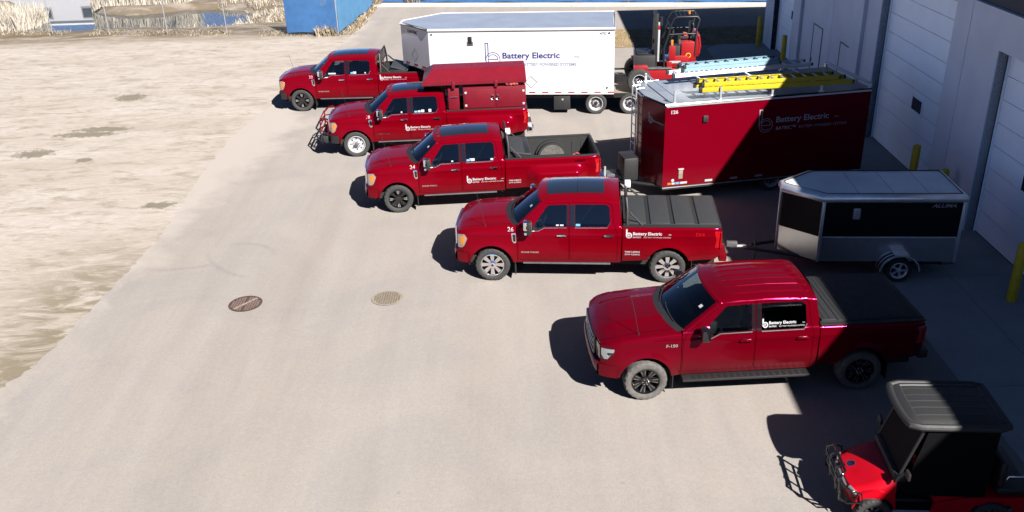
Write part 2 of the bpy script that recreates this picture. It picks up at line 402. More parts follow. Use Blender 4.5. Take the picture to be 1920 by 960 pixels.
# curved tyre scuffs
scf = None
for cx, cy, rr, ww, x0, x1, y0, y1 in ((-7.1, 20.5, 1.15, .07, -7.6, -5.9, 20.8, 22.0), (-8.6, 22.9, 2.7, .08, -9.2, -7.2, 19.7, 21.2), (-5.4, 22.0, 2.6, .06, -8.0, -6.2, 19.4, 21.4)):
    mp2 = n.new('ShaderNodeMapping'); mp2.inputs['Location'].default_value = (-cx, -cy, 0); l.new(tc.outputs['Object'], mp2.inputs[0])
    ln = n.new('ShaderNodeVectorMath'); ln.operation = 'LENGTH'; l.new(mp2.outputs[0], ln.inputs[0])
    s1 = n.new('ShaderNodeMath'); s1.operation = 'SUBTRACT'; l.new(ln.outputs['Value'], s1.inputs[0]); s1.inputs[1].default_value = rr
    s2 = n.new('ShaderNodeMath'); s2.operation = 'ABSOLUTE'; l.new(s1.outputs[0], s2.inputs[0])
    sx = n.new('ShaderNodeSeparateXYZ'); l.new(tc.outputs['Object'], sx.inputs[0])
    r = mul(mapr(s2.outputs[0], ww*1.6, ww*.3), mul(mul(mapr(sx.outputs['X'], x0, x0+.5), mapr(sx.outputs['X'], x1, x1-.4)), mul(mapr(sx.outputs['Y'], y0, y0+.3), mapr(sx.outputs['Y'], y1, y1-.3))))
    if scf is None: scf = r
    else:
        mx = n.new('ShaderNodeMath'); mx.operation = 'MAXIMUM'; l.new(scf, mx.inputs[0]); l.new(r, mx.inputs[1]); scf = mx.outputs[0]
c = mix(mul(mul(scf, ramp(noise(6, 6, tc.outputs['Object']), .35, .6, (.3, .3, .3, 1), W1)), .30), c, (0.07315, 0.0693, 0.07315, 1))
ASPH = finish(pk, c, noise(55, 3, tc.outputs['Object']), .25)

pk = ground_mat('road_asphalt', (0.1347, 0.1213, 0.1116), (0.1578, 0.1444, 0.1329), .3)
ROADM = finish(pk, pk[-1], pk[6](50, 3), .2)
pk = ground_mat('concrete', (0.189, 0.189, 0.1855), (0.238, 0.238, 0.2345), .6)
CONC = finish(pk, pk[8](1.0, pk[-1], pk[7](pk[6](25, 4), .3, .7, (.93, .93, .93, 1), (1.05, 1.05, 1.05, 1)), 'MULTIPLY'), pk[6](40, 3), .15)
pk = ground_mat('pale_concrete', (0.2387, 0.2271, 0.2117), (0.2849, 0.2733, 0.2579), .8)
KERBM = finish(pk, pk[-1], pk[6](40, 3), .15)
pk = ground_mat('dry_grass', (0.1155, 0.077, 0.03657), (0.1771, 0.1309, 0.0693), 1.6)
DRYG = finish(pk, pk[8](1.0, pk[-1], pk[7](pk[6](14, 6), .3, .7, (.7, .7, .7, 1), (1.15, 1.15, 1.15, 1)), 'MULTIPLY'), pk[6](18, 6), .9)

# ------------------------------------------------------------------ ground, pond basin, lot
def bank(x, y):
    """height of the bare ground: a shallow pond basin beyond the chain link fence"""
    far = 59.2+.9*sin(x*.35)+.5*sin(x*.9+1)
    if x > -17.5: far -= (x+17.5)*1.2
    far += 26*(1-sm(-27.6+.3*sin(y), -26.6+.3*sin(y), x))*sm(-34, -33, x)
    a = sm(52.3+.35*sin(x*.8), 53.6+.4*sin(x*.6), y)*(1-sm(far, far+1.2, y))
    b2 = sm(64.0+.5*sin(x), 65.5, y)*(1-sm(90, 96, y))
    e = (1-sm(-17+.5*sin(y), -13.5, x))
    return -.75*max(a, b2)*e
xs = [-3000, -600, -150, -80]+[-60+1.0*i for i in range(57)]+[0, 20, 60, 150, 600, 3000]
ys = [-600, -100, -20, 0, 10, 20, 30, 40, 46, 49, 51]+[51.5+.5*i for i in range(30)]+[67, 69, 72, 76, 82, 88, 92, 97, 105, 130, 300, 900, 4000]
g = MB(); nx, ny = len(xs), len(ys)
g.add([(x, y, bank(x, y)) for x in xs for y in ys], [(i*ny+j, (i+1)*ny+j, (i+1)*ny+j+1, i*ny+j+1) for i in range(nx-1) for j in range(ny-1)], DIRT)
structure(g.build('ground', None, 80))
WATER = mat('pond_water', (0.014, 0.021, 0.0245), .02, 0, 0, .5)
WATER.node_tree.nodes['Principled BSDF'].inputs['IOR'].default_value = 2.8
wm = MB(); wm.add([(-70, 51, -.35), (-9, 51, -.35), (-9, 97, -.35), (-70, 97, -.35)], [(0, 1, 2, 3)], WATER)
structure(wm.build('water', None, 0))

lot_edge = [(-10.5, 2), (-10.14, 15.02), (-9.8, 16.1), (-9.66, 18.12), (-9.55, 20.32), (-9.45, 22.08), (-9.6, 24.34), (-9.8, 28), (-9.9, 30.85), (-9.42, 34.5), (-8.9, 40), (-8.3, 46.0), (-7.9, 50.5), (-7.9, 56.4)]
le = []
for (a, b2), (c2, d2) in zip(lot_edge, lot_edge[1:]):
    for k in range(12):
        q = k/12; le.append((a+(c2-a)*q+.06*random.uniform(-1, 1), b2+(d2-b2)*q))
le.append(lot_edge[-1])
def back_edge(x): return 56.75-.178*(x+8.4)   # near edge of the pavement behind the road
lot = [(26, 2)] + [(26, 43.35)] + [(1.6, 43.3), (1.5, 47.6), (26, 47.2), (26, back_edge(26))] + [(-7.9, back_edge(-7.9))] + le[::-1]
def flat(name, poly, z, m):
    bm = bmesh.new(); vs = [bm.verts.new((x, y, z)) for x, y in poly]
    for i in range(len(vs)): bm.edges.new((vs[i-1], vs[i]))
    bmesh.ops.triangle_fill(bm, use_beauty=True, edges=bm.edges[:])
    for f in bm.faces:
        if f.normal.z < 0: f.normal_flip()
    me = bpy.data.meshes.new(name); bm.to_mesh(me); bm.free(); me.materials.append(m)
    o = bpy.data.objects.new(name, me); COL.objects.link(o); return structure(o)
flat('parking_lot', lot, .006, ASPH)
flat('grass_strip', [(1.6, 43.3), (26, 43.35), (26, 47.2), (1.5, 47.6)], .02, DRYG)
kb = MB(); dx = -.178
def strip(m, x0, x1, o0, o1, z0, z1):
    v = [(x, back_edge(x)+o, z) for z in (z0, z1) for o in (o0, o1) for x in (x0, x1)]
    kb.add(v, [(0, 2, 3, 1), (4, 5, 7, 6), (0, 1, 5, 4), (2, 6, 7, 3), (0, 4, 6, 2), (1, 3, 7, 5)], m)
x = -8.0
while x < 26: strip(KERBM, x, x+2.99, 0, .75, -.05, .12+.004*random.random()); x += 3.0
structure(kb.build('pavement_kerb', None, 0))
# concrete apron along the warehouse, in slabs with saw-cut joints
wl = lambda y: 11.11+.0359*y
ap = MB(); ys_ = [4, 9, 14, 18.5, 23, 27.5, 32, 36.5, 40.4]
for a, b2 in zip(ys_, ys_[1:]):
    for k in range(2):
        e0 = 8.34+.028*(a-14.3); e1 = 8.34+.028*(b2-14.3); w0, w1 = wl(a)-.0, wl(b2)-.0
        f0, f1 = k/2, (k+1)/2
        P4 = [(e0+(w0-e0)*f0+.008, a+.008), (e0+(w0-e0)*f1-.008, a+.008), (e1+(w1-e1)*f1-.008, b2-.008), (e1+(w1-e1)*f0+.008, b2-.008)]
        ap.add([(x, y, .014) for x, y in P4], [(0, 1, 2, 3)], CONC)
ap.add([(9.41, 40.41, .014), (wl(40.4), 40.41, .014), (wl(43.2), 43.25, .014), (10.2, 43.25, .014), (9.46, 42.4, .014)], [(0, 1, 2, 3, 4)], CONC)
structure(ap.build('concrete_apron', None, 0))

SLOT = mat('dusty_slot', (.075, .058, .042), .9, noise=.3, nscale=20); RUST2 = mat('worn_rust', (.075, .05, .042), .7, noise=.3, nscale=15)
RUST = mat('rusty_iron', (0.05005, 0.02887, 0.0231), .7, .3, noise=.3, nscale=8)
DUSTI = mat('dusty_iron', (0.127, 0.1078, 0.08281), .8, noise=.15, nscale=12)
# manhole covers
def manhole(x, y, r, m, label, sl):
    o = MB(); T = Tm((x, y, .010))
    n = 40
    ring = lambda r0, r1, z: o.add([((r0 if k % 2 == 0 else r1)*cos(pi*(k//2)/n*2), (r0 if k % 2 == 0 else r1)*sin(pi*(k//2)/n*2), z) for k in range(2*n)], [(2*k, 2*k+1, (2*k+3) % (2*n), (2*k+2) % (2*n)) for k in range(n)], m, T)
    o.add([(r*cos(2*pi*k/n), r*sin(2*pi*k/n), .004) for k in range(n)], [tuple(range(n))], m, T)
    ring(r*.92, r*1.06, .012); 
    for k in range(-5, 6):
        h = sqrt(max(0, (r*.88)**2-(k*r*.16)**2))
        if sl and abs(k) == 0: continue
        o.box(SLOT if not sl else RUST2, k*r*.16-.018, k*r*.16+.018, -h, h, .004, .016, 0, T)
    if sl: o.box(DUSTI, -r*.9, r*.9, -.02, .02, .006, .018, 0, T @ Tm(rz=.9))
    ob = o.build('manhole_cover', None, 0); return tag(ob, label, 'manhole cover', 'manhole covers in the lot')
manhole(-6.13, 18.25, .36, RUST, 'rusty dark manhole cover with a pale bar across it', True)
manhole(-2.89, 18.30, .34, DUSTI, 'dust-filled pale manhole grate in the lot, nearer the trucks', False)

# ------------------------------------------------------------------ warehouse
WH = thing('warehouse', 'grey precast warehouse with white overhead doors and a dark upper band, shading the lot', 'warehouse', (11.11, 0, 0), -.0359)
HT, BAND = 9.6, 5.47
wall = MB(); L0, L1 = -14, 43.35
doors = [(10.2, 14.9, 4.62), (16.1, 21.0, 4.62), (23.55, 28.75, 5.3), (38.25, 41.9, 5.3)]
prev = L0
for a, b2, h in doors+[(L1, L1, 0)]:
    y = prev                       # wall panels with 15 mm joints, butted
    if y == 21.0: cuts = [21.0, 22.65, 23.55]
    elif y == 28.75: cuts = [28.75, 30.0, 33.35, 37.1, 38.25]
    else: cuts = [prev, a]
    for q0, q1 in zip(cuts, cuts[1:]): wall.box(WALLP, -.30, .35, q0+(.012 if q0 != prev else 0), q1-(.012 if q1 != a else 0), 0, BAND)
    wall.box(CLAD, -.27, .3, prev, a, .0, BAND-.03)
    if h: wall.box(WALLP, -.30, .35, a, b2, h, BAND); wall.box(GAP, .2, .35, a, b2, 0, h)
    prev = b2
wall.box(WALLP, -.33, .5, L0, L1, BAND, BAND+.05)
wall.box(CLAD, -.22, 22, L0, L1-.03, BAND+.05, HT)
wall.box(WALLP, .35, 22, L0, L1-.05, 0, BAND)
wo = wall.build('wall', WH, 0)
rf = MB(); rf.box(CLAD, -.26, 22.1, L0, L1, HT, HT+.12); rf.build('roof', WH, 0)
for y0, y1, pd0 in ((29.95, 30.9, 0), (37.1, 38.25, 0)):   # shallow pilasters beside the openings
    p = MB(); p.box(WALLP, -.42, -.303, y0 if y0 < 30 else 37.15, y1-.0 if y0 < 30 else 38.2, 0, BAND-.004); p.build('pilaster', WH, 0)
for i, (a, b2, h) in enumerate(doors):
    d = MB(); z = .03; npan = 9 if h > 5 else 8; ph = (h-.04)/npan
    for k in range(npan):
        d.box(DOORP, 0, .06, a+.05, b2-.05, z, z+ph-.010, .004); z += ph
    d.box(GAP, .05, .1, a+.02, b2-.02, 0, h-.01); d.box(BLACK, -.01, .06, a+.04, b2-.04, 0.012, .03)
    do = d.build('overhead_door', WH, 0)
    for s0, s1 in ((a, a+.05), (b2-.05, b2)):
        t = MB(); t.box(DOORP, -.06, .05, s0+.002, s1-.002, 0, h-.003); t.box(BLACK, -.065, -.055, s0+.004, s1-.004, 0, h-.004); t.build('door_track', WH, 0)
    yc = {2: 25.65, 1: 18.95, 3: 39.5, 0: 12.5}[i]
    wd = MB()
    wd.box(DOORP, -.018, .03, yc-.42, yc+.42, 1.72, 2.22, .008); wo_ = wd.build('window', do, 0)
    wd = MB(); wd.box(GLASS, -.024, .02, yc-.34, yc+.34, 1.79, 2.15); wd.build('pane', wo_, 0)
for y0 in (34.35, 31.0):
    t = MB(); t.box(WALLP, -.312, -.296, y0, y0+1.1, .02, 2.42); dd = t.build('door', WH, 0)
    f = MB()
    for a, b2, z0, z1 in ((y0-.05, y0-.008, 0, 2.47), (y0+1.108, y0+1.15, 0, 2.47), (y0-.008, y0+1.108, 2.428, 2.47)): f.box(GREYSTEEL, -.325, -.29, a, b2, z0, z1)
    f.build('frame', dd, 0)
    f = MB(); f.box(GREYSTEEL, -.36, -.30, y0+.98, y0+1.02, 1.0, 1.16, .008); f.build('handle', dd, 0)

# bollards
BOL = [(11.96, 42.68, 'far end'), (11.89, 38.41, ''), (11.35, 23.77, ''), (11.25, 21.81, ''), (10.88, 17.25, '')]
LAB = ['yellow steel bollard at the far corner of the warehouse, farthest of all', 'yellow bollard beside the far overhead door, behind the blue ladder',
       'yellow bollard standing clear behind the small black trailer roof', 'yellow bollard almost hidden behind the rear corner of the small trailer', 'yellow bollard nearest the camera, at the right edge before the white door']
bp = None
for (x, y, _), lb in zip(BOL, LAB):
    if bp is None:
        t = MB(); t.lathe(YELLOW, [(.105, 0), (.105, -1.33), (.095, -1.365), (.06, -1.385), (.0001, -1.39)], 24, Matrix.Rotation(-pi/2, 4, 'X'))
        bp = t.build('bollard', None, 50); o = bp
    else:
        o = bp.copy(); COL.objects.link(o)
    o.location = (x, y, 0.01); tag(o, lb, 'bollard', 'yellow bollards along the warehouse')

# ------------------------------------------------------------------ fences
def chain(p0, p1, h, name, label, screen=None, posts=6, group=None, meshy=True):
    d = Vector((p1[0]-p0[0], p1[1]-p0[1], 0)); Lh = d.length
    r = thing(name, label, 'fence', (p0[0], p0[1], 0), atan2(d.y, d.x), group)
    for k in range(posts):
        x = Lh*k/(posts-1); o = MB(); o.tube(GALV, [(x, 0, -.05), (x, 0, h+.05)], .027, 8); o.lathe(GALV, [(.04, -h-.05), (.03, -h-.09), (.0001, -h-.10)], 8, Tm((x, 0, 0)) @ Matrix.Rotation(-pi/2, 4, 'X')); o.build('post', r, 60)
    o = MB(); o.tube(GALV, [(0, -.0, h), (Lh, -.0, h)], .024, 6); o.build('top_rail', r, 60)
    if meshy:
        o = MB(); q = .075; n = int(Lh/q)
        for k in range(-int(h/q)-1, n+1):
            for sg in (1, -1):
                x0 = k*q if sg > 0 else k*q+h; x1 = x0+h*sg; z0, z1 = .03, h
                if x0 > x1: x0, x1, z0, z1 = x1, x0, z1, z0
                if x1 <= 0 or x0 >= Lh: continue
                if x0 < 0: z0 += (z1-z0)*(0-x0)/(x1-x0); x0 = 0
                if x1 > Lh: z1 = z0+(z1-z0)*(Lh-x0)/(x1-x0); x1 = Lh
                w_ = .0022
                o.add([(x0, -.04, z0-w_), (x0, -.04, z0+w_), (x1, -.04, z1+w_), (x1, -.04, z1-w_)], [(0, 1, 2, 3)], GALV)
        o.build('wire_mesh', r, 0)
    if screen:
        o = MB(); 
        nn = max(8, int(Lh/.25))
        o.grid(screen, lambda i, j: (Lh*i, -.05-.02*sin(i*Lh*2.3)-.03*abs(sin(pi*i*(posts-1)))*(1-j), .12+.05*sin(i*Lh*1.7)+(h-.14)*j), nn, 6)
        o.grid(screen, lambda i, j: (Lh*i, -.046-.02*sin(i*Lh*2.3)-.03*abs(sin(pi*i*(posts-1)))*(1-j), .12+.05*sin(i*Lh*1.7)+(h-.14)*j), nn, 6)
        o.build('privacy_screen', r, 60)
    return r
C1 = (-8.83, 48.45)
chain((-35.6, 53.1), (-11.62, 48.93), 1.9, 'chain_link_fence', 'galvanised chain link fence between the dirt lot and the pond', None, 8)
chain((-11.62, 48.93), C1, 2.6, 'screened_fence', 'chain link fence panel with bright blue screen at the dirt lot corner', SCREEN, 2)
chain(C1, (-8.05, 57.6), 2.6, 'screened_fence', 'pale blue screened fence running back from the corner toward the road', SCREEN2, 4)
chain((-8.05, 57.6), (26, 57.6-.178*34.05), 2.2, 'screened_fence', 'long blue screened fence beyond the road and pavement', SCREEN, 12)

# ------------------------------------------------------------------ pond edge: reeds, weeds, far white building
REED = mat('dry_reed', (.21, .178, .135), .8, noise=.35, nscale=.8)
REED2 = mat('pale_reed', (.27, .24, .195), .8, noise=.3, nscale=.8)
WEEDM = mat('brown_weed', (.085, .062, .036), .9, noise=.3, nscale=1)
def blades(name, kind, pts, hmin, hmax, wd, mats, lean=.35):
    o = MB()
    for x, y in pts:
        h = random.uniform(hmin, hmax); a = random.uniform(0, 2*pi); ln = random.gauss(0, lean)*h; ld_ = random.uniform(0, 2*pi)
        z = bank(x, y)-.02; ca, sa = cos(a)*wd, sin(a)*wd; lx, ly = ln*cos(ld_), ln*sin(ld_)
        o.add([(x-ca, y-sa, z), (x+ca, y+sa, z), (x+ca*.8+lx*.4, y+sa*.8+ly*.4, z+h*.6), (x-ca*.8+lx*.4, y-sa*.8+ly*.4, z+h*.6), (x+lx, y+ly, z+h*.95)],
              [(0, 1, 2, 3), (3, 2, 4)], random.choice(mats))
    ob = o.build(name, None, 0); ob['kind'] = 'stuff'; return ob
def scat(n, x0, x1, y0, y1, f=None):
    r = []
    while len(r) < n:
        x, y = random.uniform(x0, x1), random.uniform(y0, y1)
        if f is None or f(x, y): r.append((x, y))
    return r
rng = random.Random
blades('reeds', 'stuff', scat(2600, -33.2, -27.2, 54.0, 58.4, lambda x, y: (x+30.4)**2/5.6+(y-56)**2/4.5 < 1+.3*sin(x*5)), .7, 1.9, .03, [REED, REED2, REED2], .3)
blades('reeds', 'stuff', scat(1500, -44, -31, 53.4, 61), .4, 1.3, .03, [REED, GREYSTEEL], .4)
blades('reeds', 'stuff', scat(3600, -27.0, -20.6, 60.2, 63.0, lambda x, y: y > 60.3+.9*sin(x*.35)+.5*sin(x*.9+1)-.4), .9, 2.0, .03, [REED, REED2], .3)
blades('reeds', 'stuff', scat(2600, -18.5, -9.2, 52.6, 62.5, lambda x, y: bank(x, y) > -.55 and sin(x*1.7+y)*sin(y*1.3-x*.4) > -.1), .12, .45, .025, [REED, REED2, DRYG], .8)
blades('weeds', 'stuff', scat(3600, -36, -8.6, 48.2, 54.2, lambda x, y: abs(y-(48.5-.176*(x+8.8))-.3) < .75 and sin(x*1.9)+sin(x*.7+2) > -.9), .04, .17, .02, [REED, DRYG, WEEDM], .9)
blades('weeds', 'stuff', scat(700, -8.9, -7.7, 48.4, 57.2, lambda x, y: abs(x+8.45-(y-48.45)*.085+.0) < .45), .05, .25, .02, [REED, DRYG], .7)
blades('weeds', 'stuff', scat(260, -8.9, -7.6, 56.6, 57.5), .3, .9, .02, [REED, DRYG], .5)
blades('weeds', 'stuff', scat(500, -6.1, -4.7, 57.0, 57.4), .3, .8, .02, [REED, GREYSTEEL], .5)
blades('weeds', 'stuff', scat(240, -10.0, -8.9, 48.2, 48.7), .2, .7, .02, [REED, DRYG], .5)
blades('grass', 'stuff', scat(7000, 2.0, 13.4, 43.4, 47.1), .04, .12, .012, [DRYG, REED], .8)
WB_ = thing('white_building', 'white walled building beyond the pond, seen mirrored in the water', 'building', (-42.3, 82, 0), 0)
o = MB(); o.box(WHITEP, -7, 7.0, 0, 8, 0, 4.15); o.build('wall', WB_, 0)
o = MB(); o.box(GREYROOF, -7.2, 7.2, -.2, 8.2, 4.15, 4.28); o.build('roof', WB_, 0)
for x in (-3.6, 0.8, 5.0):
    o = MB(); o.box(GALV, x-.1, x+1.5, -.05, .0, 2.8, 3.8); w_ = o.build('window', WB_, 0)
    o = MB(); o.box(GLASS, x, x+1.4, -.07, -.02, 2.9, 3.7); o.build('pane', w_, 0)

# ------------------------------------------------------------------ wheels
def wheel(parent, x, y, z, R, width, style, steer=0, outward=-1, dusty=False, name='wheel', sq=.655):
    """wheel Empty with tire and rim; local -Y faces outward"""
    e = sub(name, parent, (x, y, z), (0, 0, (0 if outward < 0 else pi)+steer))
    rr = R*sq; h = width/2
    t = MB(); prof = [(rr-.01, -h*.8), (rr+.02, -h*.96), (R*.8, -h*1.04), (R*.93, -h*.98), (R*.985, -h*.8), (R, -h*.55), (R, -h*.2), (R, h*.2), (R, h*.55), (R*.985, h*.8), (R*.93, h), (R*.8, h*1.04), (rr+.02, h*.96), (rr-.01, h*.8)]
    def fn(r, i, k):
        if 4 <= i <= 9:
            ph = (k//2 + (i % 2)) % 2
            return r - (.014 if ph else 0)
        if i in (3, 10) and (k//2) % 2: return r-.008
        return r
    t.lathe(DUSTYRUB if dusty else RUBBER, prof, 88, fn=fn); t.build('tire', e, 30)
    r = MB()
    lip = {'chrome8': CHROME, 'steel': STEELW, 'dually': STEELW, 'alu5': ALU, 'trailer': STEELW, 'cart': DARKSTEEL, 'red': BRIGHTRED}.get(style, BLACKG)
    r.lathe(lip, [(rr+.012, -h*.86), (rr-.012, -h*.9), (rr-.03, -h*.7), (rr-.035, h*.6)], 48)
    r.lathe(BLACKG if style not in ('steel', 'dually', 'trailer') else GREYSTEEL, [(rr-.03, .0), (.0001, .0)], 32)
    def spoke(a, m, r0, r1, w0, w1, d0, d1, th=.02):
        T = Matrix.Rotation(a, 4, 'Y')
        vs = [(r0, d0, -w0), (r0, d0, w0), (r1, d1, w1), (r1, d1, -w1), (r0, d0+th, -w0), (r0, d0+th, w0), (r1, d1+th, w1), (r1, d1+th, -w1)]
        r.add(vs, [(0, 1, 2, 3), (4, 7, 6, 5), (0, 4, 5, 1), (1, 5, 6, 2), (2, 6, 7, 3), (3, 7, 4, 0)], m, T)
    hub = -h*.62
    if style == 'chrome8':
        for k in range(8): spoke(2*pi*k/8, CHROME, .05, rr-.02, .028, .05, hub, hub-.02, .03)
        r.lathe(CHROME, [(.085, hub+.02), (.08, hub-.035), (.05, hub-.05), (.0001, hub-.05)], 24)
        r.lathe(BLACKG, [(.03, hub-.052), (.0001, hub-.053)], 16)
    elif style == 'black8':
        for k in range(8):
            a = 2*pi*k/8
            spoke(a-.09, BLACKG, .06, rr-.02, .014, .02, hub, hub-.02, .03); spoke(a+.09, BLACKG, .06, rr-.02, .014, .02, hub, hub-.02, .03)
            if k % 2 == 0:
                spoke(a-.1, CHROME, rr*.55, rr-.03, .006, .012, hub-.016, hub-.024, .005); spoke(a+.1, CHROME, rr*.55, rr-.03, .006, .012, hub-.016, hub-.024, .005)
        r.lathe(BLACKG, [(.085, hub+.02), (.08, hub-.02), (.0001, hub-.03)], 24)
    elif style == 'black6':
        for k in range(7):
            a = 2*pi*k/7
            for d in (-.13, .13):
                spoke(a+d, BLACKG, .06, rr-.02, .016, .026, hub, hub-.025, .03)
                spoke(a+d*1.25, GREYSTEEL, rr*.5, rr-.035, .003, .007, hub-.014, hub-.028, .004)
        r.lathe(BLACKG, [(.09, hub+.02), (.085, hub-.02), (.0001, hub-.03)], 24)
        for k in range(6): r.tube(CHROME, [(.055*cos(k*pi/3), hub-.02, .055*sin(k*pi/3)), (.055*cos(k*pi/3), hub-.05, .055*sin(k*pi/3))], .01, 6)
    elif style == 'red':
        r.lathe(BRIGHTRED, [(rr-.03, -h*.5), (rr*.6, -h*.2), (.0001, -h*.25)], 32)
        r.lathe(GREYSTEEL, [(.1, -h*.2), (.09, -h*.6), (.0001, -h*.65)], 20)
    elif style in ('steel', 'dually', 'trailer'):
        dd = -h*.35 if style == 'steel' else h*.1
        r.lathe(STEELW, [(rr-.03, -h*.7), (rr*.86, dd-.02), (rr*.5, dd), (rr*.42, dd-.04), (.0001, dd-.04)], 36)
        for k in range(8):
            a = 2*pi*k/8; T = Matrix.Rotation(a, 4, 'Y')
            r.lathe(BLACK, [(.026, dd-.018), (.0001, dd-.02)], 10, T @ Matrix.Translation((rr*.68, 0, 0)))
        r.lathe(DARKSTEEL if style != 'steel' else GREYSTEEL, [(.075, dd), (.065, dd-.1), (.0001, dd-.11)], 20)
        for k in range(8):
            a = 2*pi*(k+.5)/8; r.tube(GREYSTEEL, [(.11*cos(a), dd-.03, .11*sin(a)), (.11*cos(a), dd-.07, .11*sin(a))], .012, 6)
    elif style == 'alu5':
        for k in range(5): spoke(2*pi*k/5, ALU, .04, rr-.015, .022, .034, hub, hub-.005, .02)
        r.lathe(ALU, [(.06, hub+.02), (.055, hub-.03), (.0001, hub-.035)], 20)
    elif style == 'cart':
        for k in range(7): spoke(2*pi*k/7, GREYSTEEL, .03, rr-.015, .014, .022, hub, hub-.005, .02)
        r.lathe(DARKSTEEL, [(.05, hub+.02), (.045, hub-.02), (.0001, hub-.025)], 16)
    r.build('rim', e, 35)
    return e

SD = dict(W=1.0, ax=.97, WB=4.056, L=6.20, cab=3.95, R=.415, Ra=.50, zr=1.42, zb=1.42, dually=False, tw=.29,
          u0=.17, ztop=[(.17, 1.235), (.28, 1.285), (.55, 1.335), (1.0, 1.38), (1.6, 1.41)],
          A0=(1.60, 1.41), A1=(2.15, 1.95), roof=[(2.15, 1.95), (2.35, 1.985), (3.1, 2.01), (3.7, 2.0), (3.9, 1.97)],
          rear=(3.96, 1.5), d0=1.575, d1=2.77, d2=3.87, crown=.085, tumb=.29, bowb=.26, bowt=.13,
          win1=[(1.87, 1.315), (2.06, 1.325), (2.2, 1.40), (2.71, 1.405), (2.71, 1.895), (2.28, 1.88)],
          win2=[(2.90, 1.405), (3.63, 1.41), (3.70, 1.52), (3.68, 1.85), (3.60, 1.90), (2.90, 1.90)],
          door1=[(1.585, .57), (1.585, 1.25), (1.64, 1.385), (2.20, 1.92), (2.765, 1.945), (2.765, .57)],
          door2=[(2.78, .57), (2.78, 1.945), (3.62, 1.945), (3.74, 1.89), (3.78, 1.5), (3.87, 1.25), (3.87, .57)],
          hoodb=.048, dome=.018, flare=.03, rocker=.50, bed0=3.985)
F1 = dict(SD); F1.update(W=1.0, ax=.95, WB=3.98, L=6.05, cab=4.08, R=.405, Ra=.475, zr=1.38, zb=1.38, tw=.31,
          u0=.13, ztop=[(.13, 1.15), (.25, 1.21), (.5, 1.27), (1.0, 1.325), (1.65, 1.37)],
          A0=(1.62, 1.37), A1=(2.27, 1.87), roof=[(2.27, 1.87), (2.47, 1.905), (3.2, 1.93), (3.85, 1.91), (4.03, 1.88)],
          rear=(4.09, 1.5), d0=1.60, d1=2.93, d2=3.99, crown=.085,
          win1=[(1.85, 1.24), (2.12, 1.255), (2.28, 1.335), (2.86, 1.345), (2.86, 1.82), (2.40, 1.80)],
          win2=[(3.03, 1.345), (3.80, 1.35), (3.86, 1.44), (3.84, 1.77), (3.76, 1.825), (3.03, 1.825)],
          door1=[(1.61, .55), (1.61, 1.22), (1.68, 1.35), (2.33, 1.845), (2.925, 1.87), (2.925, .55)],
          door2=[(2.94, .55), (2.94, 1.87), (3.78, 1.87), (3.90, 1.815), (3.94, 1.45), (3.99, 1.25), (3.99, .55)],
          hoodb=.05, dome=.03, flare=.035, rocker=.47, bed0=4.115)

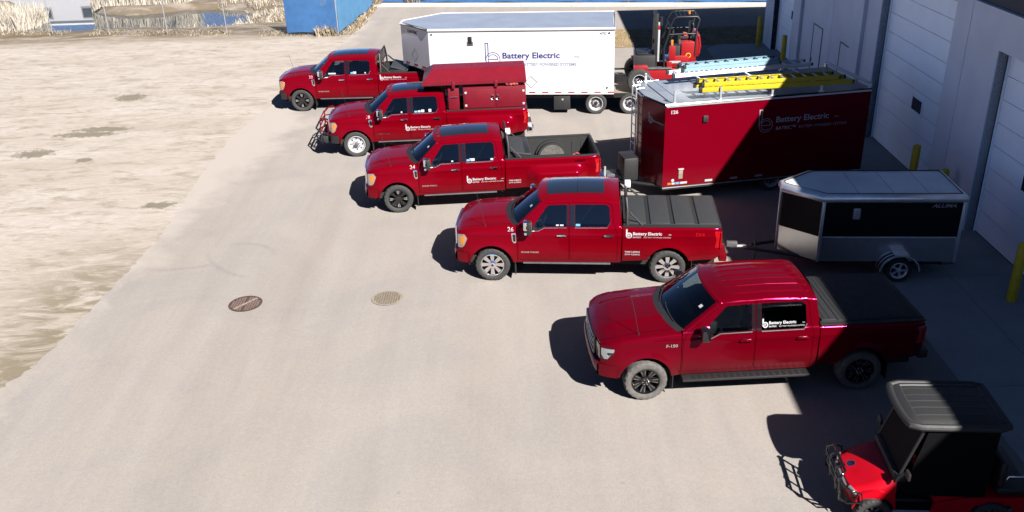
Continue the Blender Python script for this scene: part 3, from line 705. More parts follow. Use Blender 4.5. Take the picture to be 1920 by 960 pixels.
def pickup(name, label, loc, rz, base=SD, group='red pickup trucks parked in a row', col=None, **kw):
    P = dict(base); P.update(kw); RD = col or RED
    W, ax, L, Ra, zb = P['W'], P['ax'], P['L'], P['Ra'], P['zb']
    ax2 = ax+P['WB']; za = .44; cab = P['cab']; bed0 = P['bed0']; zr = P['zr']; R = P['R']
    root = thing(name, label, 'pickup truck', (loc[0], loc[1], 0), rz, group)
    roofl = P['roof']
    def topz(u):
        if u < P['A0'][0]: return interp(P['ztop'], u)
        return zr
    def S(u, z):
        v = W - .07*max(0, (.78-z)/.3)**1.5 - .03*max(0, (z-1.0)/.4)**1.5
        v += .010*exp(-((z-1.2)/.045)**2) - .008*exp(-((z-1.02)/.12)**2)*(1 if u > .5 else 0)
        v -= .11*max(0, (.55-u)/.38)**2.6
        v -= .05*max(0, (u-(L-.25))/.25)**2
        for a, big in ((ax, 0), (ax2, P['dually'])):
            d = sqrt((u-a)**2+(z-za)**2)
            if big: v += .20*sm(a-.95, a-.5, u)*(1-sm(a+.5, a+.85, u))*(1-sm(.98, 1.24, z))
            else: v += P['flare']*exp(-((max(d, Ra)-Ra)/.075)**2) + .014*exp(-((max(d, Ra)-Ra-.11)/.12)**2)
        if u < P['A0'][0]-.02 or u > cab+.01:
            r = .07; d = topz(u)-z
            if d < r: v -= r*(1-sqrt(max(0, 1-((r-max(d, 0))/r)**2)))
        elif z > zb-.035:
            g = W-.03-.02-(z-zb)*P['tumb']
            t = sm(zb-.035, zb, z); v = v*(1-t)+g*t
            zt = interp(roofl, u) if u > roofl[0][0] else 9
            r = .06; d = zt-z
            if d < r: v -= r*(1-sqrt(max(0, 1-((r-max(d, 0))/r)**2)))
        return v
    fn = lambda u, z, off: (u, -(S(u, z)+off), z)
    near = lambda off: (lambda u, z: (u, -(S(u, z)+off), z))
    # ---- body: fenders, cab frame, bed sides, roof, nose
    B = MB()
    def arch(a, z0):
        y0 = max(-1, min(1, (z0-za)/Ra)); t0 = math.asin(y0)
        return [(a+Ra*cos(t), za+Ra*sin(t)) for t in [t0+(pi-2*t0)*k/28 for k in range(29)]]
    rk = P['rocker']
    NU = P['u0']; fender = [(NU, .60)] + P['ztop'][:-1] + [(P['d0']-.02, topz(P['d0']-.02)), (P['d0']-.012, rk)] + arch(ax, rk) + [(NU+.2, .56)]
    A0, A1 = P['A0'], P['A1']
    cabside = [(P['d0']-.005, rk), (P['d0']-.005, zb-.02), A0, A1] + roofl[1:] + [P['rear'], (cab+.02, zb-.01), (cab, rk+.02)]
    bed = [(bed0, .56), (bed0, zr), (L-.05, zr-.0), (L, zr-.06), (L, .74), (L-.12, .64)] + arch(ax2, .60)
    grow = lambda poly, d: poly
    sh = [sheet(fender, [], .055, .022, fn, .03),
          sheet(cabside, [round_poly(P['door1'], .035), round_poly(P['door2'], .035)], .08, .022, fn, .03),
          sheet(bed, [], .06, .022, fn, .03)]
    for V, Fc in sh: B.add(V, Fc, RD); B.add(mir(V), Fc, RD)
    # inner black skin behind the shut lines and the arch liners
    inn = MB()
    full = [(P['d0']-.02, rk+.06), (P['d0']-.02, zb-.1), (A0[0]+.06, A0[1]), (A1[0]+.02, A1[1]-.03)] + [(u, z-.03) for u, z in roofl[1:]] + [(cab-.02, 1.45), (cab-.02, rk+.06)]
    hole = lambda w: round_poly([(sum(p[0] for p in w)/len(w)+(u-sum(p[0] for p in w)/len(w))*1.0, z) for u, z in w], .03)
    V, Fc = sheet(full, [hole(P['win1']), hole(P['win2'])], .2, .06, lambda u, z, o: fn(u, z, o-.03), .005)
    inn.add(V, Fc, GAP); inn.add(mir(V), Fc, GAP)
    for a, z0 in ((ax, rk), (ax2, .6)):
        pts = arch(a, z0)
        for sgn in (1, -1):
            VV = []; FF = []
            for i, (u, z) in enumerate(pts): VV += [(u, -sgn*(S(u, z)-.015), z), (a+(u-a)*1.02, -sgn*.5, z)]
            for i in range(len(pts)-1): FF.append((2*i, 2*i+1, 2*i+3, 2*i+2))
            inn.add(VV, FF, GAP)
            inn.add([(a-Ra, -sgn*.5, .25), (a+Ra, -sgn*.5, .25), (a+Ra, -sgn*.5, 1.0), (a-Ra, -sgn*.5, 1.0)], [(0, 1, 2, 3)], GAP)
    inn.box(GAP, .25, L-.1, -.78, .78, .40, .56); inn.box(GAP, .35, P['A0'][0]+.5, -.7, .7, .5, 1.1)
    inn.box(GAP, bed0, L-.1, -.74, .74, .5, .86)
    for a in (ax, ax2): inn.tube(DARKSTEEL, [(a, -.75, R), (a, .75, R)], .06, 8)
    inn.tube(DARKSTEEL, [(ax2, 0, R), (1.9, 0, .55)], .05, 8)
    inn.build('underbody', root)
    # hood shoulders and hood
    hz = P['hoodb']; hs0, hs1 = NU, P['A0'][0]-.10
    def hoodp(s, t, dz=0):
        us = hs0+(hs1-hs0)*s; z = topz(us); vs = S(us, z-1e-4)
        q = 1-abs(t)**3; u = us - (.07*(1-s)+P['bowb']*s)*(1-t*t)
        zz = z + q*(.02+(hz-.02)*min(1, s*2.2)) + P['dome']*(1-sm(.45, .62, abs(t)))*sm(.05, .3, s) + dz
        zz -= .02*(1-s)**14*(1-t**4)
        return (u, -t*vs, zz)
    for a, b in ((.9, 1), (-1, -.9)): B.grid(RD, lambda i, j, a=a, b=b: hoodp(i, a+(b-a)*j), 30, 3)
    H = MB(); H.grid(RD, lambda i, j: hoodp(i, -.892+1.784*j), 34, 44)
    H.build('hood', root, 40)
    inn2 = MB(); inn2.grid(GAP, lambda i, j: hoodp(i*.97+.01, -.96+1.92*j, -.025), 16, 16)
    # nose
    def nose(t, z, off=0):
        vs = S(NU, min(z, topz(NU)-.0001)); bul = .07*(1-abs(t)**2.6)
        return (NU-bul-off, -t*vs, z)
    ht = topz(NU)
    B.grid(RD, lambda i, j: nose(-1+2*j, .60+(ht-.60)*i - 0), 10, 30)
    def nosegap(i, j):
        t = -1+2*j; a = nose(t, ht); b = hoodp(0, t); return tuple(a[k]*(1-i)+b[k]*i for k in range(3))
    B.grid(RD, nosegap, 2, 30)
    # roof and pillars
    cr = P['crown']; r0, r1 = roofl[0][0], roofl[-1][0]
    def roofp(i, t, dz=0):
        us = r0+(r1-r0)*i; z = interp(roofl, us); vs = S(us, z-1e-4)
        q = 1-abs(t)**2.4
        u = us-P['bowt']*(1-t*t)*max(0, 1-i*2.2)
        zz = z+cr*q*(.72+.28*sm(0, .3, i))*(1-.25*sm(.8, 1, i))+dz
        return (u, -t*vs, zz)
    def ribbed(i, t):
        p = roofp(i, t)
        if P.get('ribs'):
            y = abs((t*3.55+.5) % 1-.5); k = exp(-(y/.07)**2)*sm(.14, .2, i)*(1-sm(.9, .97, i))*(1 if abs(t) < .92 else 0)
            return (p[0], p[1], p[2]+.021*k)
        return p
    B.grid(RD, lambda i, j: ribbed(i, -1+2*j), 36, 140 if P.get('ribs') else 36)
    def ws(s, t, dz=0):
        us = A0[0]+(A1[0]-A0[0])*s; zs = A0[1]+(A1[1]-A0[1])*s
        vs = S(us, zs) if s < 1 else S(roofl[0][0]+1e-6, roofl[0][1]-1e-4)
        return (us-(P['bowb']+(P['bowt']-P['bowb'])*s)*(1-t*t), -t*vs, zs+(.05+(cr*.72-.05)*s)*(1-abs(t)**2.4)+dz)
    for a, b in ((.93, 1), (-1, -.93)): B.grid(RD, lambda i, j, a=a, b=b: ws(i, a+(b-a)*j), 14, 2)
    B.grid(RD, lambda i, j: ws(.955+.045*i, -.93+1.86*j), 2, 20)
    # back of cab
    def back(s, t, off=0):
        a = roofl[-1]; b = (cab+.01, zb-.05); us = a[0]+(b[0]-a[0])*s; zs = a[1]+(b[1]-a[1])*s
        vs = S(min(us, cab), zs-1e-4); return (us+.03*(1-t*t)+off, -t*vs, zs+(1-s)*cr*.75*(1-abs(t)**2.4))
    B.grid(RD, lambda i, j: back(i, -1+2*j), 10, 20)
    B.box(RD, cab-.02, cab+.02, -.9, .9, .6, zb-.03)
    body = B.build('body', root, 38)
    G = MB(); G.grid(WSGLASS, lambda i, j: ws(.045+.905*i, -.925+1.85*j, -.004), 14, 24); G.build('windshield', root, 60)
    G = MB(); G.grid(GLASS, lambda i, j: back(.22+.6*i, -.72+1.44*j, .006), 4, 12); G.build('rear_window', root, 60)
    # cabin: dash, wheel, seats, floor
    i0 = P['A0'][0]
    cabn = MB(); cabn.box(TRIMM, i0-.1, cab-.03, -.86, .86, .62, .74)
    cabn.grid(TRIMM, lambda i, j: (i0-.12+.50*i, -.84+1.68*j, zb-.02-.02*i-.06*max(0, i-.8)), 6, 4); cabn.box(TRIMM, i0+.28, i0+.38, -.84, .84, .7, zb-.05, .03)
    cabn.box(TRIMM, i0+.38, i0+1.1, -.14, .14, .74, 1.08, .04); cabn.build('dashboard', root, 40)
    st_ = MB(); cx_, cy_, cz_ = i0+.56, -.40, zb-.07
    st_.tube(BLACK, [(cx_+.07*sin(2*pi*q/20), cy_+.19*cos(2*pi*q/20), cz_+.17*sin(2*pi*q/20)) for q in range(20)], .018, 6, closed=True)
    st_.tube(BLACK, [(cx_-.2, cy_, cz_-.06), (cx_, cy_, cz_)], .04, 8); st_.tube(BLACK, [(cx_, cy_-.18, cz_), (cx_, cy_+.18, cz_)], .02, 6); st_.build('steering_wheel', root, 50)
    for us_, ys_ in ((i0+.85, (-.42, .42)), (i0+1.72, (-.5, 0, .5))):
        for y_ in ys_:
            q = MB(); hw = .26 if len(ys_) == 2 else .25
            q.box(SEATM, us_, us_+.52, y_-hw, y_+hw, .80, .98, .05); q.box(SEATM, us_+.42, us_+.58, y_-hw, y_+hw, .92, zb+.14, .06, Tm((0, 0, 0)))
            q.box(SEATM, us_+.46, us_+.56, y_-.13, y_+.13, zb+.17, zb+.34, .04); q.tube(CHROME, [(us_+.51, y_, zb+.1), (us_+.51, y_, zb+.2)], .03, 6); q.build('seat', root, 50)
    # cowl and wipers
    c = MB()
    def cowl(i, j):
        t = -.97+1.94*j; a = hoodp(.985, t, -.012); b = ws(.05, t, .002); return tuple(a[k]*(1-i)+b[k]*i for k in range(3))
    c.grid(BLACK, cowl, 4, 24)
    for y0, y1 in ((-.62, -.02), (.1, .66)):
        pts = [ws(.03+.1*k/6, -(y0+(y1-y0)*k/6)/.9, .018) for k in range(7)]
        c.tube(BLACK, pts, .012, 6)
    c.build('cowl', root, 50)
    inn2.build('hood_gap', root)
    # ---- doors
    for sgn in (1, -1):
        for k, (dp, wp) in enumerate(((P['door1'], P['win1']), (P['door2'], P['win2']))):
            cx = sum(p[0] for p in dp)/len(dp); cz = sum(p[1] for p in dp)/len(dp)
            shr = [(cx+(u-cx)*(1-.007/max(.2, abs(u-cx))), cz+(z-cz)*(1-.007/max(.2, abs(z-cz)))) for u, z in dp]
            V, Fc = sheet(round_poly(shr, .035), [round_poly(wp, .03)], .08, .022, fn, .02)
            D = MB(); D.add(V if sgn > 0 else mir(V), Fc, RD)
            d = D.build('door', root, 38)
            wx = sum(p[0] for p in wp)/len(wp); wz = sum(p[1] for p in wp)/len(wp)
            big = [(wx+(u-wx)*1.03, wz+(z-wz)*1.04) for u, z in wp]
            V, Fc = sheet(round_poly(big, .03), [], .1, .04, lambda u, z, o: fn(u, z, o-.012), .004)
            g = MB(); g.add(V if sgn > 0 else mir(V), Fc, SIDEGLASS if k == 0 else PRIVACY); g.build('window_glass', d, 60)
            ap0, ap1 = (P['win1'][3][0]+.005, dp[-1][0]-.008) if k == 0 else (dp[0][0]+.008, P['win2'][0][0]-.005)
            V, Fc = sheet([(ap0, wp[3][1] if k == 0 else wp[0][1]), (ap0, dp[-2][1]-.05 if k == 0 else dp[1][1]-.05), (ap1, dp[-2][1]-.05 if k == 0 else dp[1][1]-.05), (ap1, wp[3][1] if k == 0 else wp[0][1])], [], .1, .03, lambda u, z, o: fn(u, z, o+.004), .003)
            pa = MB(); pa.add(V if sgn > 0 else mir(V), Fc, BLACKG); pa.build('pillar_trim', d, 60)
            tr = MB()   # rubber / bright sill strip
            pts = [p for p in wp if p[1] < wz]
            pts = sorted(pts); pl = [fn(u, z-.012, .006) for u, z in pts]
            if sgn < 0: pl = mir(pl)
            tr.tube(CHROME if P.get('chrome', True) else BLACK, pl, .011, 6); tr.build('window_trim', d)
            hb = MB(); hu = dp[-1][0]-.17 if k == 0 else P['d2']-.2; hz2 = zb-.205
            p = fn(hu, hz2, .03); hm = CHROME if P.get('chrome', True) else RD
            y = p[1]*sgn
            hb.box(hm, hu-.11, hu+.11, y-.013, y+.013, hz2-.018, hz2+.018, .008); hb.box(BLACKG, hu-.07, hu+.07, y+(.012 if sgn > 0 else -.02), y+(.02 if sgn > 0 else -.012), hz2-.03, hz2+.03)
            hb.build('handle', d, 40)
            if k == 0:
                m = MB(); u0 = P['d0']+.23
                yb = -S(u0, zb-.05)
                if P.get('chrome', True):
                    m.box(BLACK, u0-.01, u0+.12, yb-.27, yb-.08, zb-.12, zb+.20, .05)
                    m.box(CHROME, u0-.07, u0+.03, yb-.275, yb-.075, zb-.01, zb+.205, .04)
                    m.box(CHROME, u0-.05, u0+.02, yb-.265, yb-.1, zb-.115, zb-.05, .02)
                    m.box(BLACK, u0, u0+.06, yb-.1, yb+.04, zb+.02, zb+.08); m.box(BLACK, u0, u0+.06, yb-.1, yb+.04, zb-.08, zb-.03)
                else:
                    u0 += .12
                    m.box(BLACKG, u0-.07, u0+.10, yb-.29, yb-.06, zb-.07, zb+.17, .05)
                    m.box(BLACK, u0-.02, u0+.07, yb-.1, yb+.05, zb-.1, zb-.03, .02)
                if sgn < 0: m.v = mir(m.v)
                m.build('mirror', d, 40)
    # ---- headlights, grille, bumper
    for sgn in (1, -1):
        h = MB()
        zl = (.86, ht-.03)
        poly = round_poly([(NU+.005, zl[0]), (NU+.005, zl[1]-.02), (NU+.18, zl[1]), (NU+.24, zl[1]-.10), (NU+.16, zl[0]+.06), (NU+.1, zl[0])], .02)
        V, Fc = sheet(poly, [], .06, .05, lambda u, z, o: fn(u, z, o+.008), .02)
        h.add(V if sgn > 0 else mir(V), Fc, BLACKG if P.get('led') else LENS)
        if P.get('led'):
            for pl in ([(.14, zl[0]+.10), (.14, zl[1]-.03), (.37, zl[1]-.02), (.35, zl[1]-.09), (.24, zl[1]-.10), (.24, zl[1]-.15), (.29, zl[1]-.16), (.25, zl[0]+.03), (.19, zl[0]+.015)],):
                V2, F2 = sheet(round_poly(pl, .012), [], .06, .05, lambda u, z, o: fn(u, z, o+.014), .006); h.add(V2 if sgn > 0 else mir(V2), F2, LENS)
        poly = round_poly([(NU+.06, zl[0]+.06), (NU+.05, zl[1]-.06), (NU+.19, zl[1]-.05), (NU+.205, zl[1]-.11), (NU+.13, zl[0]+.07)], .02)
        V, Fc = sheet(poly, [], .06, .05, lambda u, z, o: fn(u, z, o+.013), .01)
        if P.get('amber', True): h.add(V if sgn > 0 else mir(V), Fc, AMBER)
        h.grid(BLACKG if P.get('led') else LENS, lambda i, j: nose(sgn*(.66+.335*j), zl[0]+(zl[1]-zl[0])*i, .01), 4, 8)
        h.build('headlight', root, 40)
    gr = MB(); g0, g1 = .80, ht-.02; gm = CHROME if P.get('chrome', True) else BLACKG
    gr.grid(BLACK, lambda i, j: nose(-.62+1.24*j, g0+(g1-g0)*i, .004), 3, 16)
    for z in [g0, g0+(g1-g0)*.36, g0+(g1-g0)*.66, g1]:
        gr.tube(gm, [nose(-.64+1.28*k/16, z, .02) for k in range(17)], .028, 8)
    for t in (-.64, .64): gr.tube(gm, [nose(t, g0+(g1-g0)*k/6, .02) for k in range(7)], .028, 8)
    for k in range(1, 12):
        gr.tube(gm, [nose(-.62+1.24*k/12, g0, .012), nose(-.62+1.24*k/12, g1, .012)], .006, 4)
    gr.build('grille', root, 50)
    b = MB(); bm_ = P.get('bumper', RD)
    def bump(i, j):
        t = -1+2*j; z = [.50, .505, .56, .66, .74, .765, .77][i]; o = [.0, .05, .085, .09, .075, .05, .0][i]
        p = nose(t*.999, .65, o); return (p[0]+.05*max(0, abs(t)-.8)*5*.4, p[1]*(1.035), z)
    N = 28; v = [bump(i, j/N) for i in range(7) for j in range(N+1)]
    b.add(v, [(i*(N+1)+j, i*(N+1)+j+1, (i+1)*(N+1)+j+1, (i+1)*(N+1)+j) for i in range(6) for j in range(N)], bm_)
    for sgn in (1, -1):   # corner wraps to the arch
        b.grid(bm_, lambda i, j: (NU-.03+(ax-Ra-.05-NU+.03)*j, -sgn*(S(NU+.3*j, .66)+.018), .50+.26*i), 3, 6)
    b.build('front_bumper', root, 45)
    v_ = MB(); v_.grid(BLACK, lambda i, j: (nose(-1+2*j, .5)[0]+.02+.25*i, nose(-1+2*j, .6)[1], .50-.14*i), 2, 20); v_.build('air_dam', root)
    # ---- rear: lights, tailgate, bumper
    for sgn in (1, -1):
        t = MB(); poly = round_poly([(L-.16, zr-.10), (L-.03, zr-.1), (L-.005, zr-.14), (L-.005, .93), (L-.14, .93), (L-.11, 1.12)], .02)
        V, Fc = sheet(poly, [], .05, .05, lambda u, z, o: fn(u, z, o+.012), .02)
        t.add(V if sgn > 0 else mir(V), Fc, TAIL); t.box(TAIL, L-.02, L+.012, sgn*-.93-.06, sgn*-.93+.06, .93, zr-.12)
        t.build('taillight', root, 40)
    t = MB(); t.box(RD, L-.065, L-.005, -.84, .84, .70, zr-.01, .012); t.box(BLACK, L-.01, L+.01, -.18, .18, zr-.2, zr-.12, .005); t.build('tailgate', root, 40)
    t = MB(); t.box(P.get('rbumper', CHROME), L-.02, L+.16, -.93, .93, .56, .74, .03); t.box(BLACK, L+.0, L+.165, -.3, .3, .735, .75); t.box(DARKSTEEL, L-.1, L+.24, -.04, .04, .46, .55); t.build('rear_bumper', root, 40)
    # ---- bed
    bx0, bx1 = bed0+.02, L-.07
    t = MB()
    for sgn in (1, -1):
        t.box(BLACK, bx0-.02, L-.01, min(sgn*.865, sgn*.955), max(sgn*.865, sgn*.955), zr-.012, zr+.018, .008)
    t.box(BLACK, L-.075, L+.0, -.84, .84, zr-.012, zr+.02, .008)
    t.build('rail_cap', root, 40)
    if P.get('cover'):
        m = MB(); z0 = zr+.02
        n = P['cover']
        if n == 1:   # roll-up vinyl with a frame at the cab
            m.box(BLACK, bx0+.0, L-.02, -.865, .865, z0-.06, z0+.012, .006)
            m.box(TONNEAU2, bx0+.02, bx0+.30, -.86, .86, z0+.008, z0+.045, .015)
            for k in range(2): m.box(BLACK, bx0+.07+.1*k, bx0+.1+.1*k, -.84, .84, z0+.04, z0+.05, .003)
            k = 0; u = bx0+.33
            while u < L-.1: m.box(TONNEAU2 if 0 else LINER, u, u+.075, -.84, .84, z0+.01, z0+.022, .004); u += .08
        else:
            wd = (L-.03-bx0)/n
            m.box(TONNEAU2, bx0, L-.02, -.86, .86, z0-.05, z0+.012, .006)
            for k in range(n): m.box(TONNEAU, bx0+wd*k+.07, bx0+wd*(k+1)-.03, -.86, .86, z0+.008, z0+.04, .012)
        m.build('bed_cover', root, 40)
    else:
        m = MB(); zf = .90
        m.box(LINER, bx0, bx1, -.80, .80, zf-.05, zf)
        for k in range(14): m.box(LINER, bx0, bx1, -.76+.112*k, -.72+.112*k, zf, zf+.015)
        for sgn in (1, -1):
            a, b2 = sorted((sgn*.80, sgn*.87)); m.box(LINER, bx0, bx1, a, b2, zf-.05, zr-.012)
            for k in range(9):
                if abs(bx0+.15+k*.27-ax2) > .5:
                    a, b2 = sorted((sgn*.785, sgn*.80)); m.box(LINER, bx0+.15+k*.27, bx0+.22+k*.27, a, b2, zf, zr-.14)
            # wheel well with two stepped arcs
            for rr, y0 in ((.47, .70), (.42, .56), (.37, .53)):
                arcp = [(ax2+rr*cos(q*pi/18), zf+rr*sin(q*pi/18)) for q in range(19)]
                m.prism(LINER if rr > .4 else DUSTYRUB, arcp, 'y', *(sorted((sgn*y0, sgn*.80))))
        m.box(LINER, bx0-.01, bx0+.04, -.8, .8, zf, zr-.01); m.box(LINER, bx1-.03, bx1+.01, -.8, .8, zf, zr-.01)
        m.build('bed_liner', root, 40)
    # ---- wheels
    wf = P['rim']; st = P.get('steer', 0)
    tw = P['tw']; off = W-.02-tw/2+P.get('poke', 0)
    for sgn in (1, -1):
        wheel(root, ax, -sgn*off, R, R, tw, wf, steer=st, outward=-sgn, dusty=P.get('dusty'))
        if P['dually']:
            wheel(root, ax2, -sgn*(1.06), R, R, .24, 'dually', outward=-sgn); wheel(root, ax2, -sgn*.76, R, R, .24, 'dually', outward=-sgn)
        else: wheel(root, ax2, -sgn*off, R, R, tw, wf, outward=-sgn, dusty=P.get('dusty'))
        for a in (ax+Ra+.03, ax2+Ra+.04):
            f = MB(); y = -sgn*(W-.16); f.box(BLACK, a, a+.015, y-.13, y+.13, .18, .58); f.build('mud_flap', root)
    # ---- trim
    for sgn in (1, -1):
        t = MB()
        if P.get('board'):
            t.box(BLACK, P['d0']+.02, P['d2']-.02, min(sgn*.80, sgn*1.1), max(sgn*.80, sgn*1.1), .40, .45, .015)
            for k in range(18): t.box(DARKSTEEL, P['d0']+.2+k*.12, P['d0']+.26+k*.12, min(sgn*.95, sgn*1.08), max(sgn*.95, sgn*1.08), .449, .455)
            for a in (P['d0']+.4, P['d1'], P['d2']-.4): t.box(BLACK, a, a+.06, min(sgn*.7, sgn*.95), max(sgn*.7, sgn*.95), .41, .44)
        else:
            y = sgn*.945; t.box(GREYSTEEL, P['d0']+.12, P['d2']-.15, y-.03, y+.03, rk-.03, rk+.0, .008)
        t.build('running_board', root, 40)
    t = MB(); u0 = .84; p = hoodp((u0-hs0)/(hs1-hs0), .93)
    t.tube(BLACK, [p, (p[0], p[1], p[2]+.03)], .018, 8); t.tube(BLACK, [(p[0], p[1], p[2]+.02), (p[0]-.07, p[1], p[2]+.42), (p[0]-.16, p[1], p[2]+.82)], .0045, 5)
    t.build('antenna', root)
    if P.get('vent', True):
        for sgn in (1, -1):
            t = MB(); poly = round_poly([(1.44, 1.25), (1.54, 1.25), (1.55, 1.02), (1.50, 1.0), (1.455, 1.06)], .015)
            V, Fc = sheet(poly, [], .1, .05, lambda u, z, o: fn(u, z, o+.01), .01); t.add(V if sgn > 0 else mir(V), Fc, CHROME)
            poly = round_poly([(1.468, 1.225), (1.535, 1.225), (1.537, 1.05), (1.50, 1.04), (1.475, 1.07)], .01)
            V, Fc = sheet(poly, [], .1, .05, lambda u, z, o: fn(u, z, o+.014), .004); t.add(V if sgn > 0 else mir(V), Fc, BLACKG)
            t.build('fender_vent', root)
    if P.get('sunroof'):
        t = MB(); a, b2 = .10, .80
        t.grid(ROOFGLASS, lambda i, j: roofp(a+(b2-a)*i, -.68+1.36*j, .006), 10, 16)
        t.grid(BLACKG, lambda i, j: roofp(.45+.006*i, -.68+1.36*j, .009), 1, 10)
        t.build('roof_glass', root, 60)
    if P.get('cablights'):
        for k in range(5):
            t = MB(); p = roofp(.04, -.6+.3*k); t.box(SMOKE, p[0]-.02, p[0]+.07, p[1]-.04, p[1]+.04, p[2]-.01, p[2]+.028, .01); t.build('clearance_light', root)
    if P.get('rack'):
        t = MB(); u = bed0+.10; zt = interp(roofl, 9)+cr+P['rack']
        for sgn in (1, -1):
            t.tube(BLACK, [(u, sgn*.86, zr), (u, sgn*.80, zr+.35), (u-.03, sgn*.68, zt)], .032, 8)
            t.tube(BLACK, [(u+.35, sgn*.87, zr), (u+.05, sgn*.80, zr+.3)], .025, 8)
        t.tube(BLACK, [(u-.03, -.70, zt), (u-.03, .70, zt)], .03, 8); t.tube(BLACK, [(u, -.8, zr+.33), (u, .8, zr+.33)], .025, 8)
        for k in range(7): t.tube(BLACK, [(u-.02, -.51+.17*k, zt), (u, -.55+.183*k, zr+.33)], .014, 6)
        for k in range(0): t.tube(BLACK, [(u, -.78, zr+.36+k*.07), (u, .78, zr+.36+k*.07)], .01, 5)
        t.build('headache_rack', root, 40)
        for y in P.get('racklights', (.1,)):
            t = MB(); t.box(ALUDULL, u-.05, u+.09, y-.10, y+.10, zt-.03, zt+.10, .02); t.box(BLACK, u-.02, u+.05, y-.05, y+.05, zt-.13, zt-.02); t.build('work_light', root, 40)
    P.update(S=S, fn=fn, near=near, roofp=roofp, hoodp=hoodp, ws=ws, ax2=ax2); root_P[root.name] = P
    return root
root_P = {}

def lettering(root, name, items, off=.006):
    P = root_P[root.name]; f = P['near'](off); t = MB()
    for it in items:
        if it[0] == 'logo': logo(t, it[4], f, it[3], it[1], it[2])
        else: text(t, it[5] if len(it) > 5 else DECAL, it[0], f, it[3], it[1], it[2], bold=it[4] if len(it) > 4 else False, sx=1.1)
    return t.build(name, root, 0)
def company(root, u, z, k=1.0, off=.006, name='company_lettering'):
    lettering(root, 'company_logo', [('logo', u, z, .21*k, DECAL)], off)
    lettering(root, name, [('Battery Electric', u+.155*k, z+.075*k, .095*k, True), ('inc', u+.96*k, z+.075*k, .05*k, False)], off)
    lettering(root, 'tagline_lettering', [('BATRIC', u+.155*k, z+.005*k, .05*k, True), ('BATTERY POWERED SYSTEMS', u+.40*k, z+.005*k, .042*k, False)], off)
def stickers(root, us, z, off=-.008):
    P = root_P[root.name]; f = P['near'](off)
    for u, wd, hh, m in us:
        t = MB(); t.add([f(u, z), f(u+wd, z), f(u+wd, z+hh), f(u, z+hh)], [(0, 1, 2, 3)], m); t.build('window_sticker', root, 0)

# ------------------------------------------------------------------ the five trucks
T26 = pickup('pickup_truck', 'red crew cab pickup numbered 26, with chrome wheels and a grey folding bed cover', (-1.332, 20.084), -.1023,
             rim='chrome8', cover=4, sunroof=True, rack=-.03, racklights=(.12,), rbumper=RED, bumper=RED)
T24 = pickup('pickup_truck', 'red crew cab pickup numbered 24, open black bed holding a black toolbox', (-4.129, 24.332), .0534,
             WB=4.47, L=6.62, dually=True, rim='black8', sunroof=True, rack=-.05, racklights=(-.35,), cablights=True, bumper=RED)
T18 = pickup('pickup_truck', 'red pickup numbered 18 with white steel wheels, brush guard and red cabinet on its bed', (-5.988, 29.313), .0366,
             WB=4.47, L=6.62, dually=True, rim='steel', sunroof=True, cablights=True, bumper=BLACK, R=.43)
T23 = pickup('pickup_truck', 'red pickup numbered 23, farthest of the row, its bed under the white trailer nose', (-8.818, 35.004), -.0315,
             WB=4.47, L=6.62, rim='black8', sunroof=True, rack=.04, racklights=(), R=.43, bumper=BLACK)
T150 = pickup('pickup_truck', 'dark red pickup with ribbed roof, black wheels and side steps, its bed in shadow', (1.40, 14.933), .0295, F1,
             col=RED2, rim='black6', cover=1, ribs=True, chrome=False, amber=False, vent=False, board=True, led=True, dusty=True, poke=.07, bumper=RED2, rbumper=BLACK)

lettering(T26, 'fleet_number', [('26', 1.35, 1.295, .135, False)]); company(T26, 4.06, 1.16)
lettering(T26, 'weight_lettering', [('TARE 3,655KG', 4.04, .80, .05, True), ('GVW 4,536KG', 4.04, .735, .05, True)])
lettering(T26, 'engine_badge', [('POWER STROKE', 1.66, .765, .05, True, CHROME)], .01)
lettering(T26, 'bed_badge', [('FX4', 5.62, 1.22, .11, True, TAIL)], .01)
lettering(T24, 'fleet_number', [('24', 1.35, 1.295, .135, False)]); company(T24, 2.90, .80)
lettering(T24, 'weight_lettering', [('TARE 3,885KG', 4.06, .80, .05, True), ('GVW 6,350KG', 4.06, .735, .05, True)])
lettering(T24, 'engine_badge', [('POWER STROKE', 1.66, .765, .05, True, CHROME)], .01)
lettering(T24, 'bed_badge', [('LARIAT', 5.92, 1.27, .08, True, CHROME)], .01)
lettering(T18, 'fleet_number', [('18', 1.35, 1.295, .135, False)]); company(T18, 2.62, .84)
lettering(T18, 'engine_badge', [('POWER STROKE', 1.66, .765, .05, True, CHROME)], .01)
lettering(T23, 'fleet_number', [('23', 1.35, 1.295, .135, False)]); company(T23, 4.06, 1.16)
lettering(T23, 'engine_badge', [('POWER STROKE', 1.66, .765, .05, True, CHROME)], .01)
company(T150, 3.05, 1.385, .76, -.006)
t = lettering(T150, 'fender_badge', [('F-150', 1.30, 1.10, .085, True, CHROME)], .01)
stickers(T26, [(2.47, .06, .035, DECAL), (2.56, .08, .035, DECAL), (2.92, .1, .05, BLUEST)], 1.42)
stickers(T24, [(2.5, .05, .04, DECAL), (2.92, .12, .05, BLUEST), (3.0, .14, .07, DECAL), (3.58, .07, .05, DECAL)], 1.42)
stickers(T18, [(2.5, .05, .05, DECAL), (2.94, .1, .05, BLUEST), (3.06, .08, .06, DECAL), (3.16, .1, .08, DECAL), (3.4, .09, .09, DECAL)], 1.42)
stickers(T23, [(2.1, .28, .05, DECAL), (2.95, .12, .06, BLUEST), (3.04, .12, .08, DECAL), (3.48, .05, .05, DECAL)], 1.42)
for T in (T26, T24, T150):
    P = root_P[T.name]; t = MB(); a = P['ws'](.62, .80, .004); b = P['ws'](.70, .80, .004); c = P['ws'](.70, .72, .004); d = P['ws'](.62, .72, .004)
    t.add([a, b, c, d], [(0, 1, 2, 3)], DECAL); t.build('window_sticker', T, 0)

